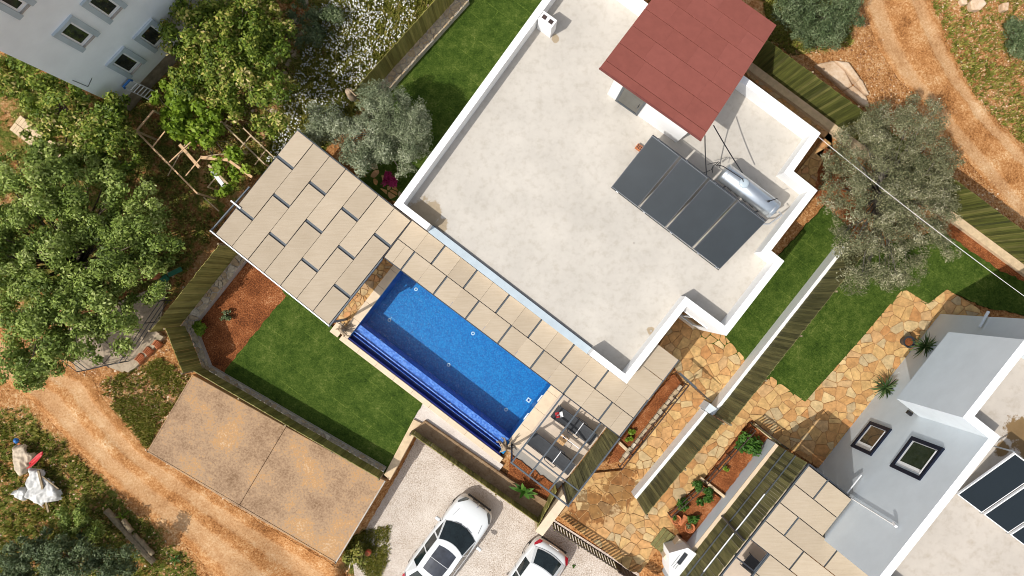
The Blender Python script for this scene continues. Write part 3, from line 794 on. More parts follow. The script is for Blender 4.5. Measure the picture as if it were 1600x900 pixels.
# lowered parapet flashing
a, b = outl[10], outl[11]; dv = (b - a).normalized(); nin = Vector((-dv.y, dv.x)); nin = nin if nin.dot(Vector((3, 3)) - a) > 0 else -nin
def s2(p, z): return Vector((p.x, p.y, z))
MB().obox(s2((a + b) / 2 + nin * .125, ZR + .085), dv.to_3d(), nin.to_3d(), (0, 0, 1), (b - a).length - .01, .30, .03).build('low_parapet_flashing', M['flashing'], hr)
MB().obox(s2((a + b) / 2 + nin * .30, ZR + .04), dv.to_3d(), nin.to_3d(), (0, 0, 1), (b - a).length - .02, .035, .11).build('seal_strip', M['steel'], hr)
# sliding door in the recess facing the path
e0, e1 = outl[7], outl[8]; de = (e1 - e0).normalized(); nout = Vector((-de.y, de.x)); nout = nout if nout.dot(Vector((.62, .785))) < 0 else -nout
ctr = e0 + (e1 - e0) * .58
fr = MB()
for q in (-.72, 0, .72): fr.obox(s2(ctr + de * q + nout * .012, 1.25), de.to_3d(), nout.to_3d(), (0, 0, 1), .06, .06, 2.1)
for z in (.2, 2.3): fr.obox(s2(ctr + nout * .012, z), de.to_3d(), nout.to_3d(), (0, 0, 1), 1.5, .058, .07)
wobj = fr.build('window', M['white_metal'], hr)
for q in (-.36, .36): MB().obox(s2(ctr + de * q + nout * .004, 1.25), de.to_3d(), nout.to_3d(), (0, 0, 1), .66, .02, 2.0).build('pane', M['glass'], wobj)
MB().obox(s2(ctr + nout * .06, .1), de.to_3d(), nout.to_3d(), (0, 0, 1), 1.7, .14, .06).build('sill', M['coping'], wobj)
# flat roof chimney
cu = (outl[1] - outl[0]).normalized(); cn = Vector((cu.y, -cu.x))
cc = v2(855.7, 30.5, 4.1)
ch = MB().obox(s2(cc, (ZR + 4.1) / 2), cn.to_3d(), cu.to_3d(), (0, 0, 1), .62, .37, 4.1 - ZR).build('chimney', M['white_wall'], hr)
for q in (-.15, .15):
    MB().obox(s2(cc + cn * q, 4.105), cn.to_3d(), cu.to_3d(), (0, 0, 1), .17, .15, .03).build('flue', M['rust'], ch)
# weather stains are left to the screed; roof outlet pipe
MB().lathe(P(1017, 517, ZR), [(.05, 0), (.05, .03)], 10).build('roof_outlet', M['concrete'], hr)
MB().lathe(P(990, 380, ZR), [(.035, 0), (.03, .02)], 8).build('roof_outlet', M['concrete'], hr)

# ---- stair tower with red roof
ts, tw = P(1056.7, 223, ZR), P(949, 147, ZR)
du = (ts - tw).normalized(); dn = Vector((-du.y, du.x, 0))     # towards NE
tr_ = root('stair_tower', 'white rooftop stair tower under a red sheet roof', 'stair tower', (ts + tw) / 2)
DEP = 3.9
Lw = (ts - tw).length
E0 = [tw, ts, ts + dn * DEP, tw + dn * DEP]
zs_ = [5.75, 5.75, 4.0, 4.0]
mb = MB(); n = 4
vs = [e.copy() for e in E0] + [Vector((e.x, e.y, z)) for e, z in zip(E0, zs_)]
mb.add(vs, [(0, 1, 5, 4), (1, 2, 6, 5), (2, 3, 7, 6), (3, 0, 4, 7), (4, 5, 6, 7)])
mb.build('wall', M['white_wall'], tr_)
# glazed door
dc = tw + du * .92 - dn * .012
dr = MB()
for q in (-.48, .48): dr.obox(dc + du * q + Vector((0, 0, 1.08)), du, dn, (0, 0, 1), .09, .07, 2.1)
for z in (.06, 2.1): dr.obox(dc + Vector((0, 0, z)), du, dn, (0, 0, 1), 1.05, .068, .1)
dobj = dr.build('door', M['steel_mid'], tr_)
MB().obox(dc + Vector((0, 0, 1.08)), du, dn, (0, 0, 1), .88, .02, 2.0).build('pane', M['glass'], dobj)
MB().obox(dc + du * .36 - dn * .06 + Vector((0, 0, 1.0)), du, dn, (0, 0, 1), .03, .05, .16).build('handle', M['steel'], dobj)
# sheets
rl, rr_ = P(936.7, 106.5, 6.05), P(1095.5, 219.5, 6.05)
eu = (rr_ - rl).normalized(); en = Vector((-eu.y, eu.x, 0))
W_, D_, drop = (rr_ - rl).length, 5.93, 2.05
sl = (en * D_ + Vector((0, 0, -drop))).normalized(); SLL = math.hypot(D_, drop); nrm = eu.cross(sl).normalized()
if nrm.z < 0: nrm = -nrm
MB().obox(rl + eu * W_ / 2 + sl * SLL / 2 - nrm * .05, eu, sl, nrm, W_ - .03, SLL - .03, .06).build('roof_deck', M['red_dark'], tr_)
rows = [0, .42, 1.38, 2.34, 3.30, 4.26, 5.22, SLL]
rowcols = [[0, .34, .72, 1], [0, .27, .52, .76, 1], [0, .24, .5, .78, 1], [0, .3, .55, .8, 1], [0, .22, .5, .74, 1], [0, .28, .56, .82, 1], [0, .25, .5, .76, 1]]
for i in range(7):
    r0, r1 = rows[i] + .016, rows[i + 1] - .016
    for k in range(len(rowcols[i]) - 1):
        c0, c1 = rowcols[i][k] * W_ + .001, rowcols[i][k + 1] * W_ - .001
        c = rl + eu * (c0 + c1) / 2 + sl * (r0 + r1) / 2 + nrm * R.uniform(-.003, .003)
        me_o = MB().obox(c, eu, sl, nrm, c1 - c0, r1 - r0, .03); lc = c
        link_mesh('roof_sheet', me_o.mesh('roof_sheet', lc), M['red_sheet'], tr_, lc)
MB().bar(rl - eu * .01 + Vector((0, 0, -.03)), rr_ + eu * .01 + Vector((0, 0, -.03)), .03, .12).build('fascia', M['red_dark'], tr_)

# ------------------------------------------------------------------ solar water heater
c00, c01 = P(955.8, 291.7, 3.25), P(1124, 421, 3.25)
c10, c11 = P(1019, 211.7, 4.5), P(1196.7, 345.8, 4.5)
sr = root('solar_water_heater', 'four dark collector panels with steel frame on the white villa roof', 'solar heater', P(1075, 310, ZR))
eu2 = ((c01 - c00) + (c11 - c10)).normalized(); es = ((c10 - c00) + (c11 - c01)).normalized(); ens = eu2.cross(es).normalized(); Wc = (c01 - c00).length * .5 + (c11 - c10).length * .5; Hc = (c10 - c00).length
for i in range(4):
    a0 = Wc * i / 4 + (.05 if i else 0); a1 = Wc * (i + 1) / 4 - (.05 if i < 3 else 0)
    cc_ = (c00 + c01 + c10 + c11) / 4 + eu2 * ((a0 + a1) / 2 - Wc / 2)
    pn = MB().obox(cc_ - ens * .04, eu2, es, ens, a1 - a0, Hc, .08).build('collector_panel', M['steel'], sr)
    MB().obox(cc_ + ens * .004, eu2, es, ens, a1 - a0 - .05, Hc - .05, .012).build('glass_sheet', M['collector'], pn)
    for s_ in (-1, 1):
        MB().obox(cc_ + es * s_ * (Hc / 2 - .012) + ens * .008, eu2, es, ens, a1 - a0, .024, .022).build('edge_trim', M['steel_mid'], pn)
for i in range(5):
    p0 = c00 + eu2 * min(max(Wc * i / 4 + .28, .12), Wc - .15); p1 = p0 + es * Hc
    fr = MB(); fr.bar(p0 - ens * .1, p1 - ens * .1, .04, .04)
    fr.bar(p1 - ens * .1, Vector((p1.x, p1.y, ZR)), .04, .04); fr.bar(p0 - ens * .1, Vector((p0.x, p0.y, ZR)), .04, .04)
    fr.bar(Vector((p0.x, p0.y, ZR + .04)), Vector((p1.x, p1.y, ZR + .04)), .04, .04)
    fr.build('support_frame', M['steel'], sr)
    MB().tube([p0 - es * .03 - eu2 * .05, p0 - es * .03 + eu2 * .06], .035, 8).build('pipe_fitting', M['chrome'], sr)
    MB().tube([p1 + es * .03 - eu2 * .05, p1 + es * .03 + eu2 * .06], .035, 8).build('pipe_fitting', M['steel'], sr)
mb = MB(); mb.tube([c00 - es * .03, c01 - es * .03], .018, 6); mb.tube([c10 + es * .03, c11 + es * .03], .02, 6); mb.build('header_pipe', M['steel'], sr)
# storage tank
t0, t1 = P(1130, 268, 4.25), P(1210.5, 329, 4.25)
tk = root('hot_water_tank', 'horizontal stainless hot water tank behind the collectors', 'water tank', Vector(((t0.x + t1.x) / 2, (t0.y + t1.y) / 2, ZR)))
ax = (t1 - t0).normalized(); rad = .365
prof = [(.02, -.03), (.55, -.022), (.92, .006), (1.0, .04)]
pts = [t0 + ax * d for _, d in prof] + [t1 - ax * d for _, d in prof[::-1]]
rads = [max(.01, k * rad) for k, _ in prof] + [max(.01, k * rad) for k, _ in prof[::-1]]
body = MB().tube(pts, rads, 36).build('tank_body', M['tank'], tk, smooth=True)
body.data.polygons.foreach_set('use_smooth', [True] * len(body.data.polygons))
for q in (.06, .94):
    p = t0.lerp(t1, q); MB().tube([p - ax * .02, p + ax * .02], rad + .006, 36).build('band', M['alu'], tk)
for q in (.18, .82):
    p = t0.lerp(t1, q); sd = Vector((-ax.y, ax.x, 0))
    for s_ in (-1, 1): MB().bar(p + sd * s_ * .3 + Vector((0, 0, -.2)), Vector((p.x, p.y, ZR)) + sd * s_ * .42, .045, .045).build('stand', M['steel_mid'], tk)
kn = t0.lerp(t1, .34) + Vector((0, 0, rad - .02))
MB().lathe(kn, [(.19, 0), (.19, .05), (.15, .09), (.05, .10)], 20).build('filler_cap', M['flashing'], tk, smooth=True)
MB().tube([kn + Vector((-.05, .05, .09)), kn + Vector((-.1, .15, .14)), kn + Vector((-.8, .62, .1)), kn + Vector((-.95, .7, -.1))], .018, 6).build('vent_pipe', M['black'], tk)
k2 = t0.lerp(t1, .80) + Vector((0, 0, rad)); mbv = MB().tube([k2, k2 + Vector((0, 0, .12))], .04, 8); mbv.tube([k2 + Vector((0, 0, .12)), k2 + Vector((.3, .1, .12))], .018, 6); mbv.build('valve', M['black'], tk)
mb = MB()
mb.tube([t1 + ax * .02 + Vector((.1, -.05, .1)), t1 + ax * .2 + Vector((.1, -.05, .05)), t1 + ax * .2 + Vector((-.25, -.35, -.3)), t1 + ax * .05 + Vector((-.45, -.45, -.4))], .028, 8)
mb.tube([t1 + ax * .0, t1 + ax * .12 + Vector((0, 0, -.1)), t1 + ax * .12 + Vector((0, 0, -1.0))], .025, 8)
mb.build('connecting_pipe', M['alu'], tk)
mb = MB(); base = t0 - ax * .05
for k in range(4):
    q = base + Vector((R.uniform(-.35, .1), R.uniform(-.1, .3), R.uniform(-.5, .1)))
    mb.tube([q, q + Vector((R.uniform(-.25, .25), R.uniform(-.1, .25), R.uniform(-.1, .1))), q + Vector((R.uniform(-.3, .2), R.uniform(-.2, .3), -.3))], .014, 6)
mb.build('loose_pipework', M['black'], tk)
mb = MB()
for k in range(4):
    q = t0.lerp(t1, .2 + .14 * k) + Vector((-.22, -.30, -.05)); mb.tube([q, q + Vector((.12, -.15, .05)), q + Vector((.2, -.05, -.1))], .013, 6)
mb.build('sensor_cable', M['black'], tk)
def cable(name, label, p, q, r, mat, cat='cable', sag=.0, group=None):
    n = 14; pts = [p.lerp(q, i / n) - Vector((0, 0, sag * 4 * (i / n) * (1 - i / n))) for i in range(n + 1)]
    return tag(MB().tube(pts, r, 6).build(name, mat), label, cat, group)
cable('black_hose', 'black hose dropping straight from the red roof eave to the collectors', P(1101.5, 212, 5.7), P(1104, 273, 4.5), .022, M['black'], 'hose', .05)
cable('black_hose', 'black hose running diagonally from the red roof corner to the tank', P(1115, 196, 5.6), P(1160, 270, 4.65), .022, M['black'], 'hose', .05)
cable('overhead_cable', 'pale overhead cable running from the white villa corner across the olive tree', P(1278, 213, 3.95), P(1680, 520, 6.0), .009, M['white'], 'cable', .25)
br = root('hollow_brick', 'small orange hollow brick lying on the roof beside the collectors', 'brick', P(997.5, 231.5, ZR))
bb = P(997.5, 231.5, ZR)
MB().obox(bb + Vector((0, 0, .1)), U, V, (0, 0, 1), .25, .20, .2).build('body', M['terracotta'], br, bevel=.008)
for i in range(3):
    for j in range(2): MB().obox(bb + U * (i - 1) * .075 + V * (j - .5) * .085 + Vector((0, 0, .2)), U, V, (0, 0, 1), .05, .06, .006).build('hole', M['rust'], br)

# ------------------------------------------------------------------ shade roofs over terrace and pool side
ZC = 2.8; KC = (CAM_H - ZC) / FPX
CU = Vector((.781, -.624, 0)).normalized(); CV = Vector((.618, .786, 0)).normalized()
CO = P(337.5, 365, ZC)
def CL(u, v, dz=0.0): return CO + CU * (u * KC) + CV * (v * KC) + Vector((0, 0, dz))
def shade_panel(parent, fn, cu, cv, u0, u1, v0, v1, k, mat):
    c = fn((u0 + u1) / 2, (v0 + v1) / 2, R.uniform(-.006, .006)); sx, sy = (u1 - u0) * k, (v1 - v0) * k
    tilt = R.uniform(-.006, .006)
    z = (cu * tilt + Vector((0, 0, 1))).normalized(); x = (cu - z * cu.dot(z)).normalized(); y = z.cross(x)
    mbp = MB().obox(c, x, y, z, sx, sy, .035)
    return link_mesh('shade_panel', mbp.mesh('shade_panel', c), mat, parent, c)
pg = root('terrace_canopy', 'large beige shade canopy of staggered panels over the garden terrace', 'canopy', CL(113, 100, -ZC))
for col in range(7):
    u0 = col * 32.4 + .55; u1 = (col + 1) * 32.4 - .55
    cuts = [0, 53, 154, 205] if col % 2 == 0 else [0, 104, 205]
    for i in range(len(cuts) - 1):
        v0 = cuts[i] + (2.6 if i else 0); v1 = cuts[i + 1] - (2.6 if i < len(cuts) - 2 else 0)
        if i: MB().bar(CL(u0, cuts[i], -.07), CL(u1, cuts[i], -.07), .16, .03).build('cross_bar', M['steel_mid'], pg)  # dark bar added so the slot between panels looks shaded
        shade_panel(pg, CL, CU, CV, u0, u1, v0, v1, KC, M['fabric_v'])
for col in range(8):
    MB().bar(CL(col * 32.4, -1, -.09), CL(col * 32.4, 205, -.09), .05, .10).build('rafter', M['steel'], pg)
MB().bar(CL(-10, -2, -.03), CL(228, -2, -.03), .05, .14).build('front_beam', M['white_metal'], pg)
MB().bar(CL(-9, -2, -.03), CL(-4, 90, -.03), .05, .12).build('side_beam', M['steel_mid'], pg)
MB().bar(CL(228.5, -4, -.05), CL(228.5, 132, -.05), .05, .14).build('side_beam', M['steel_mid'], pg)
MB().bar(CL(-2, 205.8, -.08), CL(190, 205.8, -.08), .05, .12).build('back_beam', M['steel_mid'], pg)
for (u_, v_) in ((2, 2), (112, 2), (225, 2), (2, 203), (2, 103), (112, 203)):
    q = CL(u_, v_, -.1); MB().bar(Vector((q.x, q.y, 0)), q, .09, .09).build('post', M['steel_mid'], pg)
MB().obox(CL(-3, 55, .05), CU, CV, (0, 0, 1), .5, .06, .05).build('bracket', M['white_metal'], pg)

CU_S = Vector((.7955, -.606, 0)).normalized(); CV_S = Vector((.606, .7955, 0)).normalized(); CO_S = P(600, 402, ZC)
def CL(u, v, dz=0.0): return CO_S + CU_S * ((u - 229) * KC) + CV_S * ((v - 133) * KC) + Vector((0, 0, dz))
CU, CV = CU_S, CV_S
pc = root('poolside_canopy', 'beige shade canopy in two rows between pool and white villa', 'canopy', CL(450, 170, -ZC))
def rowpanels(v0, v1, cuts):
    for i in range(len(cuts) - 1):
        a0 = cuts[i] + (1.5 if i else .5); a1 = cuts[i + 1] - 1.5
        m_ = (a0 + a1) / 2
        if i: MB().bar(CL(cuts[i], v0 + .5, -.07), CL(cuts[i], v1 - .5, -.07), .12, .03).build('cross_bar', M['steel_mid'], pc)  # dark strip stands in for shade in the slot
        shade_panel(pc, CL, CU, CV, a0, m_ - .15, v0 + .35, v1 - .35, KC, M['fabric_u']); shade_panel(pc, CL, CU, CV, m_ + .15, a1, v0 + .35, v1 - .35, KC, M['fabric_u'])
rowpanels(169.4, 205.6, [229, 294, 357, 420.5, 484, 548, 615, 692])
rowpanels(133.5, 169, [229, 262, 325.5, 388.5, 452, 516, 581, 650, 692])
for (a0, a1, b0, b1) in ((649, 692, 205.5, 243), (649, 692, 244, 284)):
    shade_panel(pc, CL, CU, CV, a0, a1, b0, b1, KC, M['fabric_u'])
shade_panel(pc, CL, CU, CV, 641, 648, 205.5, 240, KC, M['fabric_u'])
for v_ in (133, 169.2, 204.8): MB().bar(CL(229, v_, -.09), CL(693, v_, -.09), .05, .09).build('rail', M['steel'], pc)
MB().bar(CL(693, 133, -.06), CL(693, 285, -.06), .05, .1).build('end_beam', M['steel_mid'], pc)
for u_ in (262, 325.5, 388.5, 452, 516, 581): MB().bar(CL(u_, 133, -.14), CL(u_, 204, -.14), .05, .08).build('rafter', M['steel'], pc)
for (u_, v_) in ((690, 136), (690, 282)):
    q = CL(u_, v_, -.1); MB().bar(Vector((q.x, q.y, 0)), q, .08, .08).build('post', M['steel_mid'], pc)
# open steel frame over the loungers
of = root('open_pergola', 'open slate grey steel pergola frame above the loungers', 'pergola', CL(638, 65, -ZC))
for u_ in (582, 616, 655, 693): MB().bar(CL(u_, -1, 0), CL(u_, 132, 0), .055, .09).build('beam', M['steel_mid'], of)
for v_ in (-1.5,): MB().bar(CL(580, v_, -.0), CL(695, v_, -.0), .06, .10).build('cross_beam', M['steel_mid'], of)
MB().bar(CL(582, 27, -.01), CL(693, 27, -.01), .05, .07).build('cross_beam', M['steel_mid'], of)
for (u_, v_) in ((582, -1), (693, -1)):
    q = CL(u_, v_, -.05); MB().bar(Vector((q.x, q.y, -.3)), q, .08, .08).build('post', M['steel'], of)
for (u0, u1) in ((584, 614), (617, 653), (656, 691)):
    MB().bar(CL(u0, 80, -.01), CL(u1, 80, -.01), .022, .03).build('tie_rod', M['white_metal'], of) if u0 == 617 else None

# ------------------------------------------------------------------ walls and fences
BM = {}
def board_mesh(wd, th, h, var):
    key = (round(wd, 3), round(th, 3), round(h, 2), var)
    if key not in BM:
        m = MB(); rr = random.Random(var)
        m.obox((0, 0, h / 2 + rr.uniform(-.012, .012)), (1, 0, 0), (0, 1, 0), (0, 0, 1), wd * rr.uniform(.97, 1.0), th, h)
        BM[key] = m.mesh('board', Vector((0, 0, 0)))
    return BM[key]
def fence(name, label, segs, mat='wood', bw=.112, rails=True, post_mat='wood', gap=.0):
    """segs: list of (p_base0, p_base1, z0, z1) world points of the foot line"""
    p0 = segs[0][0]
    fr = root(name, label, 'fence', Vector((p0.x, p0.y, segs[0][2])))
    for (a, b, z0, z1) in segs:
        a = Vector((a.x, a.y, z0)); b = Vector((b.x, b.y, z0)); d = (b - a); L = d.length; d.normalize()
        sd = Vector((-d.y, d.x, 0)); ang = math.atan2(d.y, d.x)
        inward = sd if sd.dot(-a) > 0 else -sd                      # towards the gardens
        n = max(1, int(L / bw)); h = z1 - z0
        for i in range(n):
            me = board_mesh(L / n - .004 - gap, .022, h, i % 5)
            c = a + d * (L * (i + .5) / n) + inward * R.uniform(-.004, .004)
            o = link_mesh('board', me, M[mat], fr, c); o.rotation_euler = (R.uniform(-.006, .006), 0, ang)
        if rails:
            for q in (.15, .85):
                MB().bar(a + Vector((0, 0, h * q)) - inward * .035, b + Vector((0, 0, h * q)) - inward * .035, .04, .09).build('rail', M['log'], fr)
            k = max(1, int(L / 2.2))
            for i in range(k + 1):
                c = a + d * (L * i / k) - inward * .09; MB().bar(c + Vector((0, 0, -.2)), c + Vector((0, 0, h - .06)), .07, .07, up=(1, 0, 0)).build('post', M['log'], fr)
    return fr
def stone_wall(name, label, pts_px, z, wdt, inner=True, z0=-.3, mat='stone_grey', stones=True, cell=.34):
    """low wall: foot line of the fence is its outer edge; stones laid on the coping"""
    pts = [P(x, y, z) for x, y in pts_px]
    wr_ = root(name, label, 'wall', Vector((pts[0].x, pts[0].y, z0)))
    for i in range(len(pts) - 1):
        a, b = pts[i], pts[i + 1]; d = (b - a).normalized(); sd = Vector((-d.y, d.x, 0))
        inn = sd if sd.dot(-a) > 0 else -sd
        if not inner: inn = -inn
        quadp = [a, b, b + inn * wdt, a + inn * wdt]
        MB().prism([(q.x, q.y) for q in quadp], z0, z - .035).build('core', M['tan_stone' if not stones else 'concrete'], wr_)
        if stones:
            poly = [(q.x, q.y) for q in quadp]
            for q in paving_pieces(poly, cell, .03, 100 + i + int(abs(a.x) * 10)):
                cx = sum(p[0] for p in q) / len(q); cy = sum(p[1] for p in q) / len(q); h = z + R.uniform(-.02, .03)
                link_mesh('stone', MB().prism(q, z - .05, h).mesh('stone', Vector((cx, cy, z))), M[mat], wr_, (cx, cy, z))
    return wr_

# west corner of the garden
stone_wall('stone_wall', 'low fieldstone wall beside the red soil bed, left of the lawn', [(375, 391), (279, 512)], .40, .42)
fence('board_fence', 'tall green board fence above the fieldstone wall by the soil bed', [(P(377, 388, .4), P(277, 514, .4), .40, 2.66)])
stone_wall('stone_wall', 'short cement capped wall at the corner of the soil bed', [(291, 510), (316, 575)], .30, .30)
fence('board_fence', 'short tall fence panel at the garden corner beside the roof tile stacks', [(P(290, 509, .3), P(316, 575, .3), .30, 2.05)])
stone_wall('stone_wall', 'narrow stone coping along the shaded lower edge of the lawn', [(316, 574), (599, 738)], .26, .20, cell=.26)
fence('board_fence', 'low dark board fence between the lawn and the concrete pad', [(P(316, 574, .26), P(599, 738, .26), .26, 1.22)])
# north-west
stone_wall('stone_wall', 'long fieldstone wall along the top lawn beside the daisies', [(568, 158), (720, -11)], .40, .48)
fence('board_fence', 'green board fence between the daisy meadow and the top lawn', [(P(566, 160, .4), P(735, -27, .4), .40, 2.12)])
# north-east
stone_wall('retaining_wall', 'pale coping wall below the long fence behind the white villa', [(1120, 56), (1700, 487)], .30, .34, stones=False, mat='tan_stone')
fence('board_fence', 'long mossy board fence between the white villa and the dirt track', [(P(1100, 41, .3), P(1700, 487, .3), .30, 2.55)], mat='wood_moss')
# divider between the two plots
dw = root('garden_wall', 'white low wall dividing the two gardens', 'wall', P(1180, 560))
def div_seg(x0, y0, x1, y1, zt):
    a, b = P(x0, y0, zt), P(x1, y1, zt); d = (b - a).normalized(); inn = Vector((-d.y, d.x, 0)); inn = inn if inn.dot(-a) > 0 else -inn
    q = [a, b, b + inn * .15, a + inn * .15]
    MB().prism([(p.x, p.y) for p in q], -.3, zt).build('wall', M['white_wall'], dw)
div_seg(1322, 388, 1117, 648, .84)
div_seg(1106, 646, 995, 780, .78)
q = P(1111, 640, .9); MB().obox(Vector((q.x, q.y, .42)), U, V, (0, 0, 1), .42, .36, 1.0).build('pillar', M['grey_wall'], dw)
fence('board_fence', 'green board fence on the white wall between the two gardens, upper run', [(P(1322, 388, .84), P(1117, 648, .84), .84, 2.86)], mat='wood_dark')
fence('board_fence', 'green board fence on the white wall between the two gardens, lower run', [(P(1106, 646, .78), P(995, 780, .78), .78, 2.80)], mat='wood_dark')

# concrete pad above the lane
pad = [(300, 585), (603, 752), (525, 881), (229, 706)]
pdr = root('concrete_pad', 'stained concrete platform between the lawn fence and dirt road', 'platform', P(410, 730, -1.0))
pz = [P(x, y, .30) for x, y in pad]
jt0, jt1 = P(447, 667, .3), P(372, 793, .3); jd = (jt1 - jt0).normalized() ; jn = Vector((-jd.y, jd.x, 0)) * .005; jn = jn if jn.x < 0 else -jn
MB().prism([(p.x, p.y) for p in (pz[0], jt0 + jn, jt1 + jn, pz[3])], -1.7, .30).build('slab', M['pad'], pdr, bevel=.03)
MB().prism([(p.x, p.y) for p in (jt0 - jn, pz[1], pz[2], jt1 - jn)], -1.7, .294).build('slab', M['pad'], pdr, bevel=.03)
for i, (a, b) in enumerate(((0, 3), (3, 2), (2, 1))):
    p, q = pz[a], pz[b]; d = (q - p).normalized(); n_ = Vector((-d.y, d.x, 0)); cen = sum(pz, Vector()) / 4
    if n_.dot(cen - p) < 0: n_ = -n_
    MB().bar(p + n_ * .04 + Vector((0, 0, .003)), q + n_ * .04 + Vector((0, 0, .003)), .05, .03).build('edge_kerb', M['pad'] if i < 2 else M['concrete'], pdr)
# wall between lawn and drive, wall and fence below the gravel strip
gw = root('retaining_wall', 'ochre topped retaining wall between the lawn and the gravel drive', 'wall', P(622, 700, DRIVE_Z))
MB().prism([P(x, y, .1) for x, y in [(600, 742), (646, 655), (664, 664), (650, 676), (609, 751)]], DRIVE_Z - .2, .1).build('wall', M['tan_stone'], gw, bevel=.02)
lw = root('retaining_wall', 'brown stained wall between the white gravel strip and the drive fence', 'wall', P(745, 725, DRIVE_Z))
MB().prism([P(x, y, .15) for x, y in [(646, 672), (664, 657), (798, 750), (858, 785), (840, 810)]], DRIVE_Z - .2, .15).build('wall', M['brown_wall'], lw, bevel=.02)
fence('board_fence', 'low mossy board fence along the gravel drive below the pool', [(P(648, 669, -.2), P(842, 806, -.2), -.2, .92)], mat='wood')
# screen beside the loungers
sc0, sc1 = P(952, 664), P(879, 759)
fence('board_screen', 'dark board screen beside the loungers under the open pergola', [(sc0, sc1, .03, 2.72)], mat='wood_dark', rails=False)
fence('board_screen', 'short board screen between the planted bed and the beige gate wall', [(P(868, 757, 0), P(838, 812, 0), -1.2, .95)], mat='wood', rails=False)
gwl = root('gate_wall', 'beige wall end beside the slatted gate and the white car', 'wall', P(860, 800, DRIVE_Z))
MB().prism([P(x, y, .9) for x, y in [(880, 772), (890, 782), (848, 838), (836, 830)]], DRIVE_Z - .2, .9).build('wall', M['coping'], gwl, bevel=.015)
# slatted sliding gate with gaps
def slat_gate(name, label, a, b, z0, z1, bw, mat, post=True):
    g = root(name, label, 'gate', Vector((a.x, a.y, z0)))
    d = (b - a); d.z = 0; L = d.length; d.normalize(); ang = math.atan2(d.y, d.x); n = int(L / (bw * 2))
    for i in range(n):
        c = Vector((a.x, a.y, z0)) + d * (L * (i + .5) / n)
        o = link_mesh('slat', board_mesh(bw, .025, z1 - z0, i % 3), M[mat], g, c); o.rotation_euler = (0, 0, ang)
    for z in (z0 + .05, z1 - .03):
        MB().bar(Vector((a.x, a.y, z)) + Vector((-d.y, d.x, 0)) * .03, Vector((b.x, b.y, z)) + Vector((-d.y, d.x, 0)) * .03, .04, .05).build('rail', M['rust'], g)
    return g
slat_gate('slatted_gate', 'slatted brown gate between the paved entrance and the drive', P(862, 815, 0), P(972, 886, 0), -.05, .95, .075, 'wood_dark')
MB_ = root('board_gate', 'solid dark gate leaf at the bottom end of the slatted gate', 'gate', P(985, 885, 0))
for i in range(9):
    c = P(960, 878, 0).lerp(P(1012, 910, 0), (i + .5) / 9); d = (P(1012, 910) - P(960, 878)).normalized()
    o = link_mesh('board', board_mesh(.15, .04, 1.1, i % 3), M['rust'], MB_, c); o.rotation_euler = (0, 0, math.atan2(d.y, d.x))
slat_gate('slatted_gate', 'small slatted gate above the planter with pink flowers', P(1172, 660, 0), P(1218, 695, 0), 0, .95, .06, 'wood_dark')
# garden gate between house corner and divider wall
gg = root('garden_gate', 'thin dark steel gate rail across the flagstone path', 'gate', P(1085, 605))
ga, gb = P(1062, 583, 1.3), P(1110, 626, 1.3)
MB().bar(ga, ga.lerp(gb, .55), .08, .08).build('rail', M['steel_mid'], gg)
MB().bar(ga.lerp(gb, .55), gb, .03, .04).build('rail', M['steel'], gg)
for i in range(12):
    p = ga.lerp(gb, i / 11); MB().bar(Vector((p.x, p.y, .1)), p, .02, .02, up=(1, 0, 0)).build('picket', M['steel'], gg)

# railings
def railing(name, label, a, b, h, mat, n=4, rails=(.45, 1.0)):
    g = root(name, label, 'railing', Vector((a.x, a.y, a.z)))
    for q in rails: MB().bar(a + Vector((0, 0, h * q)), b + Vector((0, 0, h * q)), .035, .035).build('rail', mat, g)
    for i in range(n + 1):
        p = a.lerp(b, i / n); MB().bar(p, p + Vector((0, 0, h)), .035, .035, up=(1, 0, 0)).build('post', mat, g)
    return g
railing('railing', 'brown iron railing along the flagstone path beside the lounge bed', P(1068, 598, .1), P(966, 726, .1), .9, M['rust'], 6)
railing('railing', 'dark railing along the planter with pink flowers', P(1172, 668, .1), P(1098, 750, .1), .7, M['rust'], 4)
railing('railing', 'dark railing along the planter with round green shrubs', P(1093, 756, .1), P(1043, 800, .1), .7, M['rust'], 3)
# kerb stones of the lounge bed
kb = root('bed_kerb', 'rough tan stone kerb of the planting bed below the canopy end', 'kerb', P(1020, 660))
ka, kc = P(1064, 602, .1), P(968, 722, .1)
for i in range(16):
    p, q = ka.lerp(kc, i / 16), ka.lerp(kc, (i + .93) / 16); MB().bar(p + Vector((0, 0, .02)), q + Vector((R.uniform(-.02, .02), 0, .02)), R.uniform(.12, .2), .2).build('stone', M['stone_grey'], kb, bevel=.02)
MB().bar(P(966, 690, .1), P(984, 707, .1), .14, .16).build('stone', M['tan_stone'], kb, bevel=.02)

# ------------------------------------------------------------------ neighbour's planters, wall and tall screen
pw = root('planter_wall', 'pale blue grey planter wall with tan coping below the tall screen', 'wall', P(1130, 780))
def run_wall(parent, a, b, z0, z1, th, mat, name='wall', off=0.0):
    d = (b - a); d.z = 0; d.normalize(); n_ = Vector((-d.y, d.x, 0)); n_ = n_ if n_.dot(a) > 0 else -n_     # away from the camera axis
    c = (a + b) / 2 + n_ * (th / 2 + off)
    return MB().obox(Vector((c.x, c.y, (z0 + z1) / 2)), d, n_, (0, 0, 1), ((b - a) - Vector((0, 0, (b - a).z))).length, th, z1 - z0).build(name, mat, parent)
pa, pb = P(1199, 685), P(1035, 893)
run_wall(pw, pa, pb, -.2, .90, .10, M['grey_wall'])
run_wall(pw, pa, pb, .90, .94, .20, M['coping'], 'coping')
d_ = (pb - pa).normalized(); n_ = Vector((-d_.y, d_.x, 0)); n_ = n_ if n_.dot(pa) > 0 else -n_
